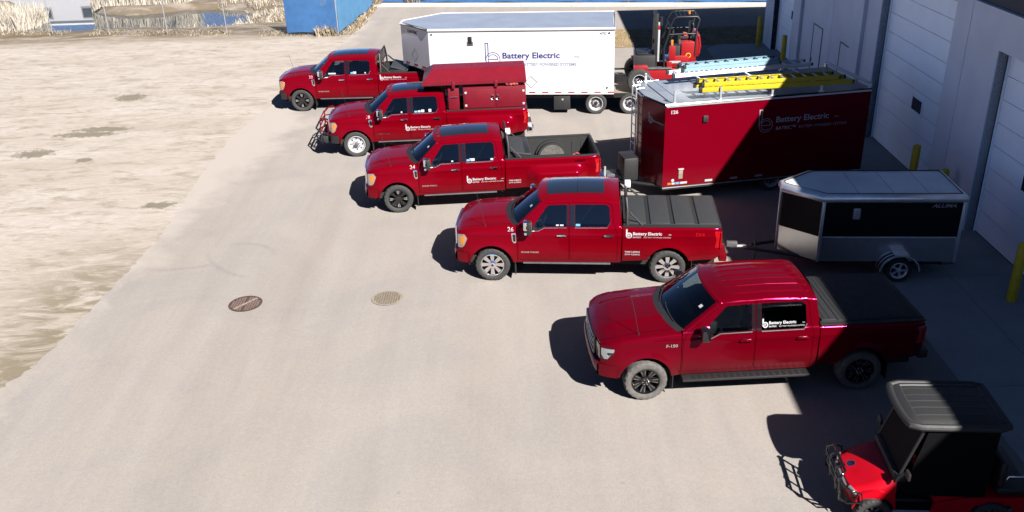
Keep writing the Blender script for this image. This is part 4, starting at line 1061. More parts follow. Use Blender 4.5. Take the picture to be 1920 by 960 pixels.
# brush guard of truck 18
g = MB()
for y in (-.52, .52): g.tube(BRIGHTRED if 0 else RED, [(-.02, y, .62), (-.22, y, .72), (-.20, y, 1.15), (-.02, y, 1.34), (.14, y, 1.36)], .02, 8)
for y in (-.95, .95): g.tube(RED, [(-.15, y*.55, .78), (-.08, y*.8, .80), (.10, y, .85), (.12, y, 1.18), (-.0, y*.8, 1.28), (-.16, y*.55, 1.24)], .02, 8)
for z in (.8, 1.0, 1.2): g.tube(RED, [(-.2, -.52, z), (-.2, .52, z)], .02, 8)
g.build('brush_guard', T18, 50)
g = MB(); g.box(BLACK, -.18, .06, -.9, .9, .50, .74, .03)
g.tube(BLACK, [(-.06, -1.0, .60), (-.26, -.75, .60), (-.40, -.4, .62), (-.40, .4, .62), (-.26, .75, .60), (-.06, 1.0, .60)], .03, 8)
g.tube(BLACK, [(-.02, -1.0, .60), (-.2, -.75, .84), (-.38, -.4, .88), (-.38, .4, .88), (-.2, .75, .84), (-.02, 1.0, .60)], .028, 8)
g.build('winch_bumper', T18, 50)

# ------------------------------------------------------------------ things in and on the truck beds
def on(root, u, v, z): return root.matrix_basis @ Vector((u, -v, z))
def base_at(name, label, cat, truck, u, v, z, rz=0, group=None):
    M = Matrix.Translation(truck.location) @ Matrix.Rotation(truck.rotation_euler.z, 4, 'Z'); p = M @ Vector((u, -v, z))
    return thing(name, label, cat, p, truck.rotation_euler.z+rz, group)
t = base_at('truck_toolbox', 'black crossover toolbox with slanted lid in the open bed of truck 24', 'toolbox', T24, 4.42, 0, 1.0)
o = MB(); o.box(TOOLBOX, -.30, .28, -.72, .72, 0, .50, .012); o.build('box', t, 40)
o = MB(); T = Tm((-.28, 0, .51), ry=radians(9)); o.box(TONNEAU, 0, .58, -.74, .74, 0, .055, .015, T); o.box(BLACK, -.06, 0, -.72, .72, -.06, .05, .01, T); o.build('lid', t, 40)
for y in (-.40, -.18):
    o = MB(); o.box(CHROME, -.335, -.29, y-.03, y+.03, .40, .46, .006); o.build('latch', t, 40)
t = base_at('truck_toolbox', 'dark toolbox with a pale lid at the front of the bed of truck 23', 'toolbox', T23, 4.75, .05, .95)
o = MB(); o.box(TOOLBOX, -.35, .3, -.72, .72, 0, .52, .012); o.build('box', t, 40)
o = MB(); o.box(ALUDULL if 0 else TONNEAU, -.33, .34, -.62, .6, 0, .05, .015, Tm((0, 0, .53), ry=radians(14))); o.build('lid', t, 40)
o = MB()
for k in range(6): o.lathe(RAGRED, [(.05, -.05), (.06, 0), (.05, .05), (.0001, .06)], 10, Tm((random.uniform(-.16, .16), random.uniform(-.1, .1), .06+.02*k/2)))
o.box(GREYSTEEL, -.3, -.17, -.06, .06, 0, .05, .01)
o = o.build('strap_bundle', None, 50); o.location = base_p = (Matrix.Translation(T24.location) @ Matrix.Rotation(T24.rotation_euler.z, 4, 'Z')) @ Vector((6.05, .25, .915))
tag(o, 'small red bundle of straps lying in the bed of truck 24', 'strap bundle')

CB = base_at('truck_cabinet', 'dark red steel cabinet with raised hipped lid standing on the bed of truck 18', 'cabinet', T18, 0, 0, 1.44)
o = MB(); o.box(BOXRED, 4.55, 6.58, -.93, .93, 0, .72, .015); o.build('cabinet_body', CB, 40)
o = MB(); o.box(BOXRED, 4.06, 4.42, -.90, .90, 0, .70, .02); o.build('side_locker', CB, 40)
o = MB(); o.box(CHROME, 4.13, 4.36, -.925, -.905, .40, .43, .006); o.build('locker_handle', CB, 40)
for a, b2 in ((4.60, 5.54), (5.60, 6.53)):
    d = MB(); d.box(BOXRED, a, b2, -.952, -.934, .05, .66, .006); do = d.build('cabinet_door', CB, 40)
    k = 5.50 if a < 5 else 5.66
    h = MB(); h.tube(CHROME, [(k-.05, -.956, .33), (k, -.985, .38), (k+.05, -.956, .33), (k, -.97, .28)], .022, 6, closed=True); h.box(CHROME, k-.03, k+.03, -.99, -.95, .36, .46, .008); h.build('latch', do, 40)
    for z in (.14, .56):
        h = MB(); e = a+.03 if a < 5 else b2-.03; h.box(STEELW, e-.035, e+.035, -.962, -.953, z-.035, z+.035, .004); h.build('hinge', do, 40)
o = MB()
lp = [(.97, .84), (.97, .93), (.34, 1.23), (-.34, 1.23), (-.97, .93), (-.97, .84)]
for (v0, z0), (v1, z1) in zip(lp, lp[1:]):
    def E(v, z): return 3.25+.34*max(0, (z-.93)/.3), 6.60
    a0, b0 = E(v0, z0); a1, b1 = E(v1, z1)
    o.add([(a0, -v0, z0), (b0, -v0, z0), (b1, -v1, z1), (a1, -v1, z1), (a0+.02, -v0*.98, z0-.02), (b0-.02, -v0*.98, z0-.02), (b1-.02, -v1*.98, z1-.02), (a1+.02, -v1*.98, z1-.02)],
          [(0, 1, 2, 3), (7, 6, 5, 4), (0, 4, 5, 1)], BOXRED)
o.add([(3.25, -v, z) if z < .94 else (3.59, -v, z) for v, z in lp], [tuple(range(6))], BOXRED); o.add([(6.6, -v, z) for v, z in lp], [tuple(range(6))], BOXRED)
o.box(BLACK, 3.4, 6.5, -.9, .9, .845, .86)
o.build('lid', CB, 30)
o = MB()
for u in (4.25, 5.62, 6.4):
    for v in (-.8, .8): o.box(BOXRED, u-.025, u+.025, v-.03, v+.03, .70, .85)
o.build('lid_post', CB, 40)
for u in (4.25, 5.62):
    o = MB(); o.box(BOXRED, u-.05, u+.05, -1.0, -.94, .72, .95, .01); o.build('lid_latch', CB, 40)
o = MB()
for k in range(7): o.lathe(RAGRED, [(.05, -.05), (.075, -.01), (.06, .05), (.0001, .065)], 10, Tm((random.uniform(-.22, .22), random.uniform(-.05, .05), .07), rz=random.uniform(0, 3), rx=random.uniform(-1, 1)))
o = o.build('rag_bundle', None, 60); o.location = (Matrix.Translation(T18.location) @ Matrix.Rotation(T18.rotation_euler.z, 4, 'Z')) @ Vector((6.2, -.86, 2.165))
tag(o, 'bunched red rag on top of the cabinet of truck 18', 'rag')

# ------------------------------------------------------------------ white gooseneck trailer
L, W, Z0, Z1, N = 6.75, 3.15, .77, 3.18, 1.35
WT = thing('cargo_trailer', 'long white enclosed trailer with blue lettering and a pointed nose', 'trailer', (-2.79, 33.06, 0), radians(-6.34))
o = MB()
plan = [(0, 0), (L, 0), (L, W), (0, W), (-N+.05, W*.56), (-N+.05, W*.44)]
o.prism(WHITEP, [p for p in plan], 'z', 1.62, Z1-.06)
o.box(WHITEP, 2.0, L, .002, W-.002, Z0, 1.62)
o.build('body', WT, 0)
o = MB()
o.prism(WHITEROOF, [(0, .05), (L-.05, .05), (L-.05, W-.05), (0, W-.05), (-N+.12, W*.55), (-N+.12, W*.45)], 'z', Z1-.06, Z1-.01)
ed = [(x*1.0, y, Z1-.045) for x, y in plan]
o.tube(WHITEP, [(x, y+(-.012 if y < W/2 else .012), z) for x, y, z in ed], .05, 8, closed=True)
o.build('roof', WT, 30)
o = MB(); f = lambda x, z: (x, -.006, z)
logo(o, DECALBLUE, f, .87, 2.06, 1.80, outline=True); o.build('company_logo', WT, 0); o = MB()
text(o, DECALBLUE, 'Battery Electric', f, .30, 2.68, 2.10, True, 1.12); text(o, DECALPALE, 'INC', f, .14, 5.28, 2.10, False, 1.1)
o.build('company_lettering', WT, 0); o = MB()
text(o, DECALPALE, 'BATRIC™ BATTERY POWERED SYSTEMS', f, .15, 2.68, 1.82, True, 1.0)
o.build('tagline_lettering', WT, 0)
def diamond(mb, m, F, cx, cz, a, b2, t=.016):
    P0 = [(cx+a, cz), (cx, cz+b2), (cx-a, cz), (cx, cz-b2)]; P1 = [(cx+a-t*1.5, cz), (cx, cz+b2-t*1.5), (cx-a+t*1.5, cz), (cx, cz-b2+t*1.5)]
    mb.add([F(*p) for p in P0+P1], [(i, (i+1) % 4, 4+(i+1) % 4, 4+i) for i in range(4)], m)
o = MB(); diamond(o, GREYSTEEL, f, 3.72, 1.22, .225, .225); o.build('placard_frame', WT, 0)
nl = sqrt((N-.05)**2+(W*.44)**2); nd = ((-N+.05)/nl, W*.44/nl)
ff = lambda s, z: (nd[0]*(nl-s)-.008*W*.44/nl, nd[1]*(nl-s)-.008*(N-.05)/nl, z)    # s from the apex to the near corner
o = MB(); diamond(o, GREYSTEEL, ff, nl*.48, 2.08, .21, .26); o.build('placard_frame', WT, 0)
o = MB(); logo(o, DARKSTEEL, ff, .15, nl*.26, 2.86); text(o, DARKSTEEL, 'BATRIC', ff, .16, nl*.33, 2.88, True, 1.0); o.build('nose_lettering', WT, 0)
o = MB(); o.box(GREYSTEEL, 1.42, 1.64, -.03, -.0, 2.58, 2.72, .012); o.box(DARKSTEEL, 1.46, 1.60, -.035, -.02, 2.63, 2.90, .01); o.build('vent', WT, 40)
for x, z in ((.12, 2.98), (6.55, 2.98), (6.5, 1.0)):
    o = MB(); o.lathe(DARKSTEEL, [(.035, 0), (.03, -.02), (.0001, -.022)], 12, Tm((x, 0, z))); o.build('marker_light', WT, 40)
o = MB(); text(o, DARKSTEEL, 'ATC', f, .11, 6.2, 2.93, True, 1.1, .25); o.build('maker_badge', WT, 0)
o = MB(); text(o, DECALGREY, '126', f, .1, .15, 1.78); o.build('unit_number', WT, 0)
o = MB(); o.box(ALUDULL, 2.0, L, -.012, -.002, Z0-.01, Z0+.12); 
for k in range(12):
    x = 2.2+k*.48
    if x < L-.2: o.box(TAIL, x, x+.24, -.016, -.013, Z0+.04, Z0+.09)
o.build('reflective_tape', WT, 0)
for k in range(3): 
    o = MB(); a, b2 = nl*(.12+.3*k), nl*(.26+.3*k); o.add([ff(a, 1.68), ff(b2, 1.68), ff(b2, 1.75), ff(a, 1.75)], [(0, 1, 2, 3)], TAIL); o.build('reflective_tape', WT, 0)
o = MB(); rg = [ff(s, z) for z in (1.40, 1.64) for s in (0, nl)]
o.prism(GREYSTEEL, [(-N+.3, W*.5), (-.05, .12), (1.9, .12), (1.9, W-.12), (-.05, W-.12)], 'z', 1.50, 1.615)
o.build('gooseneck_pan', WT, 0)
o = MB(); o.box(DARKSTEEL, -.9, 2.0, W/2-.12, W/2+.12, 1.3, 1.5); o.tube(DARKSTEEL, [(-.8, W/2, 1.4), (-.8, W/2, .95)], .06, 10)
o.box(DARKSTEEL, 1.96, 1.999, .1, W-.1, .72, 1.5)
for y in (.5, W-.5): o.box(DARKSTEEL, 2.05, L+2.75, y-.06, y+.06, .50, Z0-.003)
for x in (L-.65, L+.6): o.tube(DARKSTEEL, [(x, .2, .4), (x, W-.2, .4)], .06, 8)
o.build('chassis', WT, 0)
o = MB(); o.box(BLACK, 4.55, 5.15, .05, .55, .16, .68, .01); o.build('side_locker', WT, 40)
o = MB(); o.lathe(GALV, [(.04, 0), (.035, -.02), (.0001, -.022)], 12, Tm((4.87, .045, .55))); o.build('locker_latch', WT, 40)
o = MB(); o.box(WOOD, L+.005, L+2.8, .04, W-.04, Z0-.06, Z0+.02)
for k in range(8): o.box(GAP, L+.01, L+2.79, .35+k*.36, .36+k*.36, Z0+.018, Z0+.0215)
o.box(DARKSTEEL, L+.005, L+2.8, .01, .038, Z0-.14, Z0+.02); o.build('rear_deck', WT, 0)
for x in (L-.65, L+.6):
    for sgn, y in ((-1, .12), (1, W-.12)):
        wheel(WT, x, y, .395, .395, .26, 'dually', outward=sgn)

# ------------------------------------------------------------------ forklift on the rear deck
FZ = Z0+.02
FK = thing('forklift', 'red truck-mounted forklift with black cage and mast, parked on the white trailer deck', 'forklift', (4.95, 33.25, FZ), radians(-4))
# local: forks face -x
wheel(FK, -.05, -.92, .44, .44, .34, 'trailer', outward=-1, sq=.55); wheel(FK, -.05, .92, .44, .44, .34, 'red', outward=1, sq=.55); wheel(FK, 2.0, .0, .40, .40, .3, 'red', outward=-1, sq=.55)
o = MB()
for sg in (-1, 1): o.box(BRIGHTRED, -.1, 1.75, sg*.56-.12, sg*.56+.12, .35, .78, .03); o.box(BRIGHTRED, -.25, .25, sg*.78-.15, sg*.78+.15, .80, .95, .03)
o.box(BRIGHTRED, 1.15, 2.2, -.62, .62, .4, .8, .04)
o.box(GREYSTEEL, .25, 1.15, -.72, -.45, .785, .83, .01)
o.build('chassis', FK, 40)
o = MB(); o.box(BLACK, -.18, .55, -.52, .55, .55, 1.25, .03); o.box(DARKSTEEL, -.1, .3, -.4, .4, 1.25, 1.32, .01); o.build('carriage', FK, 40)
o = MB()
for sg in (-1, 1): o.box(DARKSTEEL, .50, .62, sg*.36-.05, sg*.36+.05, .5, 2.72, .01)
o.box(DARKSTEEL, .5, .6, -.36, .36, 2.6, 2.72, .01); o.box(DARKSTEEL, .5, .6, -.36, .36, 1.3, 1.38)
o.box(STEELW, .62, .69, -.41, -.31, 1.0, 2.15, .01); o.box(BRIGHTRED, .62, .69, -.41, -.31, 2.152, 2.3, .01); o.box(STEELW, .62, .69, -.41, -.31, 2.302, 2.42, .01)
o.tube(DARKSTEEL, [(.72, -.36, 2.6), (.72, -.36, 2.3)], .07, 10); o.tube(BLACK, [(.62, 0, .6), (.62, 0, 2.66)], .05, 8)
o.build('mast', FK, 40)
for y in (-.45, .45):
    o = MB(); o.box(DARKSTEEL, -1.0, -.18, y-.06, y+.06, .52, .57, .01); o.build('fork', FK, 40)
o = MB()
o.box(BRIGHTRED, 1.05, 1.75, -.60, -.05, .82, 1.25, .05); o.box(BRIGHTRED, 1.45, 2.0, -.58, .55, .82, 1.75, .06); o.box(BRIGHTRED, .95, 1.15, -.62, .55, .8, 1.05, .03)
o.box(AMBER, 1.08, 1.16, -.61, -.56, 1.62, 1.82, .01); o.box(BRIGHTRED, 1.02, 1.25, -.62, -.50, 1.1, 1.6, .02)
o.box(BLACK, 1.18, 1.42, -.585, -.2, .95, 1.6, .02); o.box(STEELW, 1.05, 1.45, -.615, -.603, .98, 1.06)
o.lathe(YELLOW, [(.09, 0), (.0001, -.004)], 20, Tm((1.72, -.585, 1.25))); o.lathe(BRIGHTRED, [(.07, 0), (.0001, -.005)], 20, Tm((1.72, -.588, 1.25)))
o.box(BRIGHTRED, 1.95, 2.1, -.58, .55, 1.2, 2.0, .05)
o.build('operator_cab', FK, 40)
o = MB(); o.box(BLACK, 1.4, 1.85, -.28, .28, 1.76, 1.88, .04); o.box(BLACK, 1.78, 1.92, -.28, .28, 1.85, 2.35, .05); o.box(RAGRED, 1.55, 1.7, -.3, .2, 1.88, 1.98, .03); o.build('seat', FK, 40)
o = MB(); o.tube(BLACK, [(1.2+.0*k, .17*cos(k*pi/8), 1.95+.17*sin(k*pi/8)) for k in range(16)], .018, 6, closed=True); o.tube(BLACK, [(1.1, 0, 1.6), (1.2, 0, 1.95)], .025, 6); o.build('steering_wheel', FK, 50)
o = MB(); gz = 2.62
for sg in (-1, 1):
    y = sg*.56
    o.tube(DARKSTEEL, [(.86, y, .85), (.84, y, 1.5), (.98, y, 1.95), (1.06, y, 2.35), (1.16, y, gz-.06), (1.28, y, gz), (1.98, y, gz), (2.06, y, gz-.1), (1.96, y, 2.1), (1.94, y, 1.2)], .035, 8)
    o.tube(DARKSTEEL, [(.98, y, 2.0), (1.5, y, 2.02), (2.0, y, 2.02), (2.06, y, 1.8)], .03, 8)
    o.tube(BRIGHTRED, [(2.06, y, 1.95), (2.12, y, 1.6), (2.08, y, 1.3)], .045, 8)
for k in range(6): o.tube(DARKSTEEL, [(1.28+.15*k, -.56, gz), (1.28+.15*k, .56, gz)], .022, 6)
o.tube(DARKSTEEL, [(1.03, -.56, 2.3), (1.03, .56, 2.3)], .025, 6); o.tube(AMBER, [(1.75, 0, gz), (1.75, 0, gz+.12)], .05, 10)
o.build('overhead_guard', FK, 50)

# ------------------------------------------------------------------ red enclosed trailer 126
L, W, Z0, Z1, N = 6.01, 2.53, .42, 2.83, .31
RT = thing('cargo_trailer', 'dark red enclosed trailer numbered 126 with a ladder rack on its grey roof', 'trailer', (4.27, 23.60, 0), radians(9.58))
ap_ = [(-N, W*.40), (-N, W*.60)]
o = MB(); o.prism(TRAILRED, [(0, 0), (L, 0), (L, W), (0, W), (-N, W*.6), (-N, W*.4)], 'z', Z0+.03, Z1-.05); o.build('body', RT, 0)
o = MB(); o.prism(REDROOF, [(0, .04), (L-.03, .04), (L-.03, W-.04), (0, W-.04), (-N+.05, W*.6), (-N+.05, W*.4)], 'z', Z1-.05, Z1)
pl = [(0, 0), (L, 0), (L, W), (0, W), (-N, W*.6), (-N, W*.4)]
o.tube(BLACKG, [(x, y, Z1-.03) for x, y in pl], .032, 6, closed=True); o.box(ALU, 0.03, L, -.02, .0, Z1-.095, Z1-.045)
o.build('roof', RT, 30)
o = MB(); f = lambda x, z: (x, -.006, z); 
logo(o, DECALGREY, f, .66, 2.72, 1.80, outline=False) if 0 else logo(o, DECALGREY, f, .66, 2.72, 1.80, outline=True); o.build('company_logo', RT, 0); o = MB()
text(o, DECALGREY, 'Battery Electric', f, .235, 3.22, 2.06, True, 1.08); text(o, DECALGREY, 'inc', f, .12, 4.98, 2.06)
o.build('company_lettering', RT, 0); o = MB(); text(o, DECALGREY, 'BATRIC™', f, .14, 3.24, 1.84, True); text(o, DECALGREY, 'BATTERY POWERED SYSTEMS', f, .11, 3.92, 1.84)
o.build('tagline_lettering', RT, 0)
o = MB(); text(o, DECAL, '126', f, .135, .14, 2.55, True, 1.1); o.build('fleet_number', RT, 0)
o = MB(); ffr = lambda s, z: (-N+N*s/1.06-.006, W*.4-W*.4*s/1.06-.006, z); logo(o, DECALGREY, ffr, .3, .3, 2.15); text(o, DECALGREY, 'Battery Electric', ffr, .08, .5, 2.22, True); o.build('nose_lettering', RT, 0)
o = MB(); o.box(BLACK, 1.08, 1.22, -.05, 0, 2.25, 2.43, .012); o.build('door_latch', RT, 40)
o = MB(); o.box(WOOD, .46, .58, -.02, 0, .66, .92, .006); o.box(STEELW, .44, .60, -.04, 0, .925, .96, .005); o.build('power_inlet', RT, 40)
for x, wd, m in ((.15, .10, ORANGE), (.27, .09, DECAL), (.38, .12, BLUEST), (.52, .2, DECAL), (1.25, .22, DECAL), (2.0, .22, DECAL), (2.75, .22, DECAL)):
    o = MB(); o.box(m, x, x+wd, -.008, -.001, .50, .56); o.build('reflector', RT, 0)
o = MB(); o.lathe(DECAL, [(.045, 0), (.0001, -.006)], 16, Tm((.30, -.003, .62))); o.build('round_sticker', RT, 0)
o = MB(); o.box(BLACK, .0, L, -.012, W+.012, Z0-.06, Z0+.028); o.box(ALU, .0, L, -.016, -.013, Z0-.01, Z0+.012); o.box(GAP, .3, L-.2, .3, W-.3, .25, Z0-.07); o.build('frame_rail', RT, 0)
for x in (3.3, 4.15):
    for sgn, y in ((-1, .14), (1, W-.14)): wheel(RT, x, y, .345, .345, .22, 'trailer', outward=sgn)
o = MB()
for sg in (-1, 1): o.tube(DARKSTEEL, [(0, W/2+sg*1.0, .40), (-1.45, W/2+sg*.05, .42)], .045, 6)
o.tube(DARKSTEEL, [(-1.3, W/2, .42), (-1.72, W/2, .42)], .05, 6); o.box(ALUDULL, -1.62, -1.42, W/2-.12, W/2+.06, .42, .62, .02)
o.tube(GALV, [(-1.35, W/2-.15, .1), (-1.35, W/2-.15, .8)], .035, 8); o.box(GREYSTEEL, -1.3, -.95, W/2-.2, W/2+.2, .47, .56, .01)
o.build('tongue', RT, 40)
o = MB(); o.box(BLACK, -.92, -.48, W*.40-.35, W*.40+.35, .45, 1.15, .08); o.build('battery_box', RT, 40)
o = MB()
for y in (W*.40, W*.40+.0): pass
for y in (W*.52, W*.52+.36):
    o.tube(ALU, [(-N-.10, y, .6), (-N-.10, y, Z1+.12), (-N+.12, y, Z1+.13)], .02, 6)
for k in range(8): o.tube(ALU, [(-N-.10, W*.52, .75+.28*k), (-N-.10, W*.52+.36, .75+.28*k)], .014, 6)
o.build('climbing_ladder', RT, 40)
o = MB(); RZ = Z1+.20
for x in (.25, 1.55, 3.05, 4.5):
    o.tube(ALU, [(x, .02, RZ), (x, W-.02, RZ)], .022, 6)
    for y in (.02, W-.02): o.box(ALU, x-.025, x+.025, y-.03, y+.03, Z1-.0, RZ+(.16 if y < 1 else .03)); o.box(ALU, x-.07, x+.07, y-.05, y+.04, Z1, Z1+.02)
o.tube(WHITEP, [(L-.06, 0, Z1+.13), (L-.06, W, Z1+.13)], .045, 10)
for y in (.02, W-.02): o.box(ALU, L-.10, L-.02, y-.03, y+.03, Z1, Z1+.13)
o.build('ladder_rack', RT, 40)

def ladder(name, label, loc, rz, secs, m, rungm, tilt=0):
    """extension ladder lying flat: sections (x0, x1, z, width, rail_h)"""
    r = thing(name, label, 'ladder', loc, rz, None)
    for (x0, x1, z, wd, rh) in secs:
        for y in (0, wd):
            o = MB(); s = 1 if y == 0 else -1
            o.box(m, x0, x1, y-.012, y+.012, z, z+rh, .003)
            o.box(m, x0, x1, min(y, y+s*.035), max(y, y+s*.035), z, z+.014); o.box(m, x0, x1, min(y, y+s*.035), max(y, y+s*.035), z+rh-.014, z+rh)
            o.build('rail', r, 40)
        n = int((x1-x0)/.305)
        for k in range(n):
            o = MB(); x = x0+.17+.305*k; o.box(rungm, x-.024, x+.024, .012, wd-.012, z+rh*.5, z+rh*.5+.045, .006); o.build('rung', r, 40)
        for y in (0, wd):
            o = MB(); o.box(BLACK, x0-.06, x0+.03, y-.035, y+.035, z-.015, z+rh+.015, .012); o.build('foot', r, 40)
            o = MB(); o.box(BLACK, x1-.01, x1+.05, y-.02, y+.02, z+.01, z+rh-.01, .008); o.build('end_cap', r, 40)
    return r
def rtp(x, y, z): 
    c, s = cos(radians(9.58)), sin(radians(9.58)); return (4.27+c*x-s*y, 23.60+s*x+c*y, z)
ladder('extension_ladder', 'long yellow fibreglass extension ladder on the near side of the red trailer rack', rtp(1.02, .10, RZ+.025), radians(5.2),
       [(0, 4.25, .0, .54, .13), (.05, 3.85, .15, .48, .11)], LADDERY, ALU)
ladder('extension_ladder', 'long dull aluminium extension ladder lying under the blue ladder on the rack', rtp(.85, 1.78, RZ+.025), radians(11.5),
       [(0, 4.3, 0, .46, .11)], ALUDULL, ALUDULL)
ladder('step_ladder', 'light blue fibreglass ladder on top of the aluminium one on the rack', rtp(1.15, 1.86, RZ+.155), radians(11.5),
       [(0, 3.0, 0, .42, .10), (.05, 2.95, .105, .34, .08)], LADDERB, LADDERB)

# ------------------------------------------------------------------ small black and aluminium trailer
L, W, Z0, Z1, N = 3.05, 1.61, .42, 2.06, .78
AT = thing('cargo_trailer', 'small black and silver enclosed trailer hitched to truck 26, in the shade', 'trailer', (7.04, 18.67, 0), radians(-4.81))
pl = [(0, 0), (L, 0), (L, W), (0, W), (-N, W*.58), (-N, W*.42)]
o = MB(); zs = 1.03
o.prism(ABLACK, pl, 'z', zs, Z1-.12)
inset = [(x*.999+.003, y+(.004 if y < W/2 else -.004)) for x, y in pl]; o.prism(POLISH, inset, 'z', Z0, zs)
o.box(ALUDULL, 0, L, -.008, .0, zs-.012, zs+.012); o.build('body', AT, 0)
o = MB()
def rimring(off, z): 
    cx, cy = L/2-.2, W/2; return [(x+off*(1 if x > cx else -1), y+off*(1 if y > cy else -1), z) for x, y in pl]
lev = [(.03, Z1-.17), (.05, Z1-.13), (.05, Z1-.07), (.03, Z1-.02), (-.02, Z1+.005), (-.06, Z1+.01)]
V = []; 
for of, z in lev: V += rimring(of, z)
Fc = [(i*6+k, i*6+(k+1) % 6, (i+1)*6+(k+1) % 6, (i+1)*6+k) for i in range(len(lev)-1) for k in range(6)]
o.add(V, Fc, ALU); o.build('roof_trim', AT, 60)
o = MB(); o.add([(x, y, Z1-.002) for x, y, z in rimring(-.05, 0)], [tuple(range(6))], GREYROOF)
o.tube(BLACK, rimring(-.06, Z1+.008), .014, 5, closed=True)
for k in range(1, 4): o.box(GREYSTEEL, L*k/4-.004, L*k/4+.004, .08, W-.08, Z1-.003, Z1+.0)
o.build('roof', AT, 30)
for x, y in ((0, 0), (L, 0), (L, W), (0, W), (-N, W*.5)):
    o = MB(); o.box(ALU, x-.035, x+.035, y-.03, y+.03, Z0-.01, Z1-.15, .01); o.build('corner_post', AT, 40)
o = MB(); o.box(STEELW, .66, .82, -.03, 0, 1.48, 1.74, .03); o.build('vent', AT, 40)
o = MB(); text(o, DECALGREY, 'ALUMA', lambda x, z: (x, -.006, z), .13, 2.36, 1.76, True, 1.2, .3); o.build('maker_lettering', AT, 0)
o = MB(); cx = 1.78; Rf = .40
for k, (y0, y1, m) in enumerate(((-.30, -.26, ALU), (-.26, -.17, BLACK), (-.17, -.13, ALU), (-.13, -.04, BLACK), (-.04, 0, ALU))):
    pts = [(cx+Rf*1.12*cos(a), .30+Rf*sin(a)) for a in [pi*q/16 for q in range(17)]]; pts2 = [(cx+(Rf-.03)*1.12*cos(a), .30+(Rf-.03)*sin(a)) for a in [pi*q/16 for q in range(17)]]
    o.prism(m, pts+pts2[::-1], 'y', y0+.001, y1-.001)
o.box(ALU, cx-.16, cx+.16, -.29, -.005, .30+Rf-.01, .30+Rf+.01)
o.build('fender', AT, 30)
wheel(AT, cx, -.16, .30, .30, .2, 'alu5', outward=-1); wheel(AT, cx, W+.16, .30, .30, .2, 'alu5', outward=1)
o = MB(); o.box(GAP, 0, L-.05, .02, W-.02, .34, Z0-.002)
for sg in (-1, 1): o.tube(DARKSTEEL, [(0, W/2+sg*.6, .40), (-1.55, W/2+sg*.05, .42)], .04, 6)
o.tube(GREYSTEEL, [(-1.35, W/2, .43), (-1.85, W/2, .43)], .045, 6); o.box(GREYSTEEL, -1.95, -1.7, W/2-.06, W/2+.06, .43, .55, .02); o.tube(GREYSTEEL, [(-1.3, W/2-.12, .12), (-1.3, W/2-.12, .66)], .03, 8); o.tube(BLACK, [(-1.3, W/2-.12, .12), (-1.3, W/2-.12, .06)], .09, 10)
o.build('tongue', AT, 40)
o = MB(); o.box(GREYSTEEL, L-.25, L+.02, -.01, .3, .36, Z0-.004, .005); o.build('rear_step', AT, 40)

# ------------------------------------------------------------------ red golf cart
CABSHADE = mat('cab_shade_black', (.002, .002, .0024), .6, 0, 0, .08)  # near-black for the windshield and for sheets standing in for cab shade
GC = thing('golf_cart', 'red golf cart with black roof and black front brush guard, half in shadow', 'golf cart', (4.86, 11.0, 0), radians(-5))
for sgn, y in ((-1, -.47), (1, .47)):
    wheel(GC, .44, y, .27, .27, .22, 'cart', outward=sgn, sq=.58); wheel(GC, 2.12, y, .27, .27, .22, 'cart', outward=sgn, sq=.58)
o = MB()
def cowlp(i, j):
    t = -1+2*j; x = .10+.62*i; w_ = .47+.06*sm(0, .6, i); z = .70+.20*sm(0, 1, i)-.02*i
    e = abs(t); zz = z-(.30*max(0, (e-.8)/.2)**2)-.08*(1-i)**4*(1)
    return (x+.10*e**3*(1-i)*1.0, w_*min(1, e*1.06)*(1 if t > 0 else -1), zz)
o.grid(CARTRED, cowlp, 14, 30)
def cowlf(i, j):
    a = cowlp(0, j); return (a[0]-.03*sin(pi*i), a[1], a[2]-(a[2]-.38)*i)
o.grid(CARTRED, cowlf, 6, 30)
for sgn in (-1, 1):
    V, Fc = sheet([(.13, .34), (.2, .6), (.45, .70), (.72, .62), (.76, .34)]+[(.44+.31*cos(a), .27+.31*sin(a)) for a in [.25+(pi-.5)*k/14 for k in range(15)]], [], .1, .05, lambda x, z, of: (x, sgn*(.53+of), z), .05)
    o.add(V, Fc, CARTRED)
o.build('front_cowl', GC, 45)
o = MB()
for sgn in (-1, 1):
    V, Fc = sheet(round_poly([(1.25, .30), (1.30, .52), (1.7, .62), (2.6, .66), (2.65, .42), (2.44, .36)], .04)[:-1]+[(2.12+.33*cos(a), .27+.33*sin(a)) for a in [.3+(pi-.6)*k/14 for k in range(15)]], [], .2, .1, lambda x, z, of: (x, sgn*(.56+of), z), .05)
    o.add(V, Fc, CARTRED)
o.box(CARTRED, 1.3, 2.6, -.53, .53, .45, .64, .03); o.build('rear_body', GC, 45)
o = MB(); o.box(BLACK, .7, 1.35, -.5, .5, .26, .31, .01); o.box(BLACK, .12, 2.6, -.3, .3, .22, .36, .02); o.box(ALUDULL, .72, 1.3, -.56, -.50, .27, .33, .01); o.build('floor', GC, 40)
o = MB(); o.box(BLACK, .66, .92, -.5, .5, .82, .99, .05); o.build('dashboard', GC, 40)
o = MB(); o.tube(BLACK, [(1.0+.05*sin(k*pi/8), -.24+.17*cos(k*pi/8), 1.08+.15*sin(k*pi/8)) for k in range(16)], .016, 6, closed=True); o.tube(BLACK, [(.82, -.24, .85), (1.0, -.24, 1.08)], .022, 6); o.build('steering_wheel', GC, 50)
for x, f_ in ((1.35, 1), (2.15, -1)):
    o = MB(); o.box(BLACK, x, x+.48, -.52, .52, .66, .78, .04); o.box(BLACK, x+(.44 if f_ > 0 else .0)-.02, x+(.52 if f_ > 0 else .06)+.02, -.52, .52, .80, 1.22, .04); o.build('seat', GC, 40)
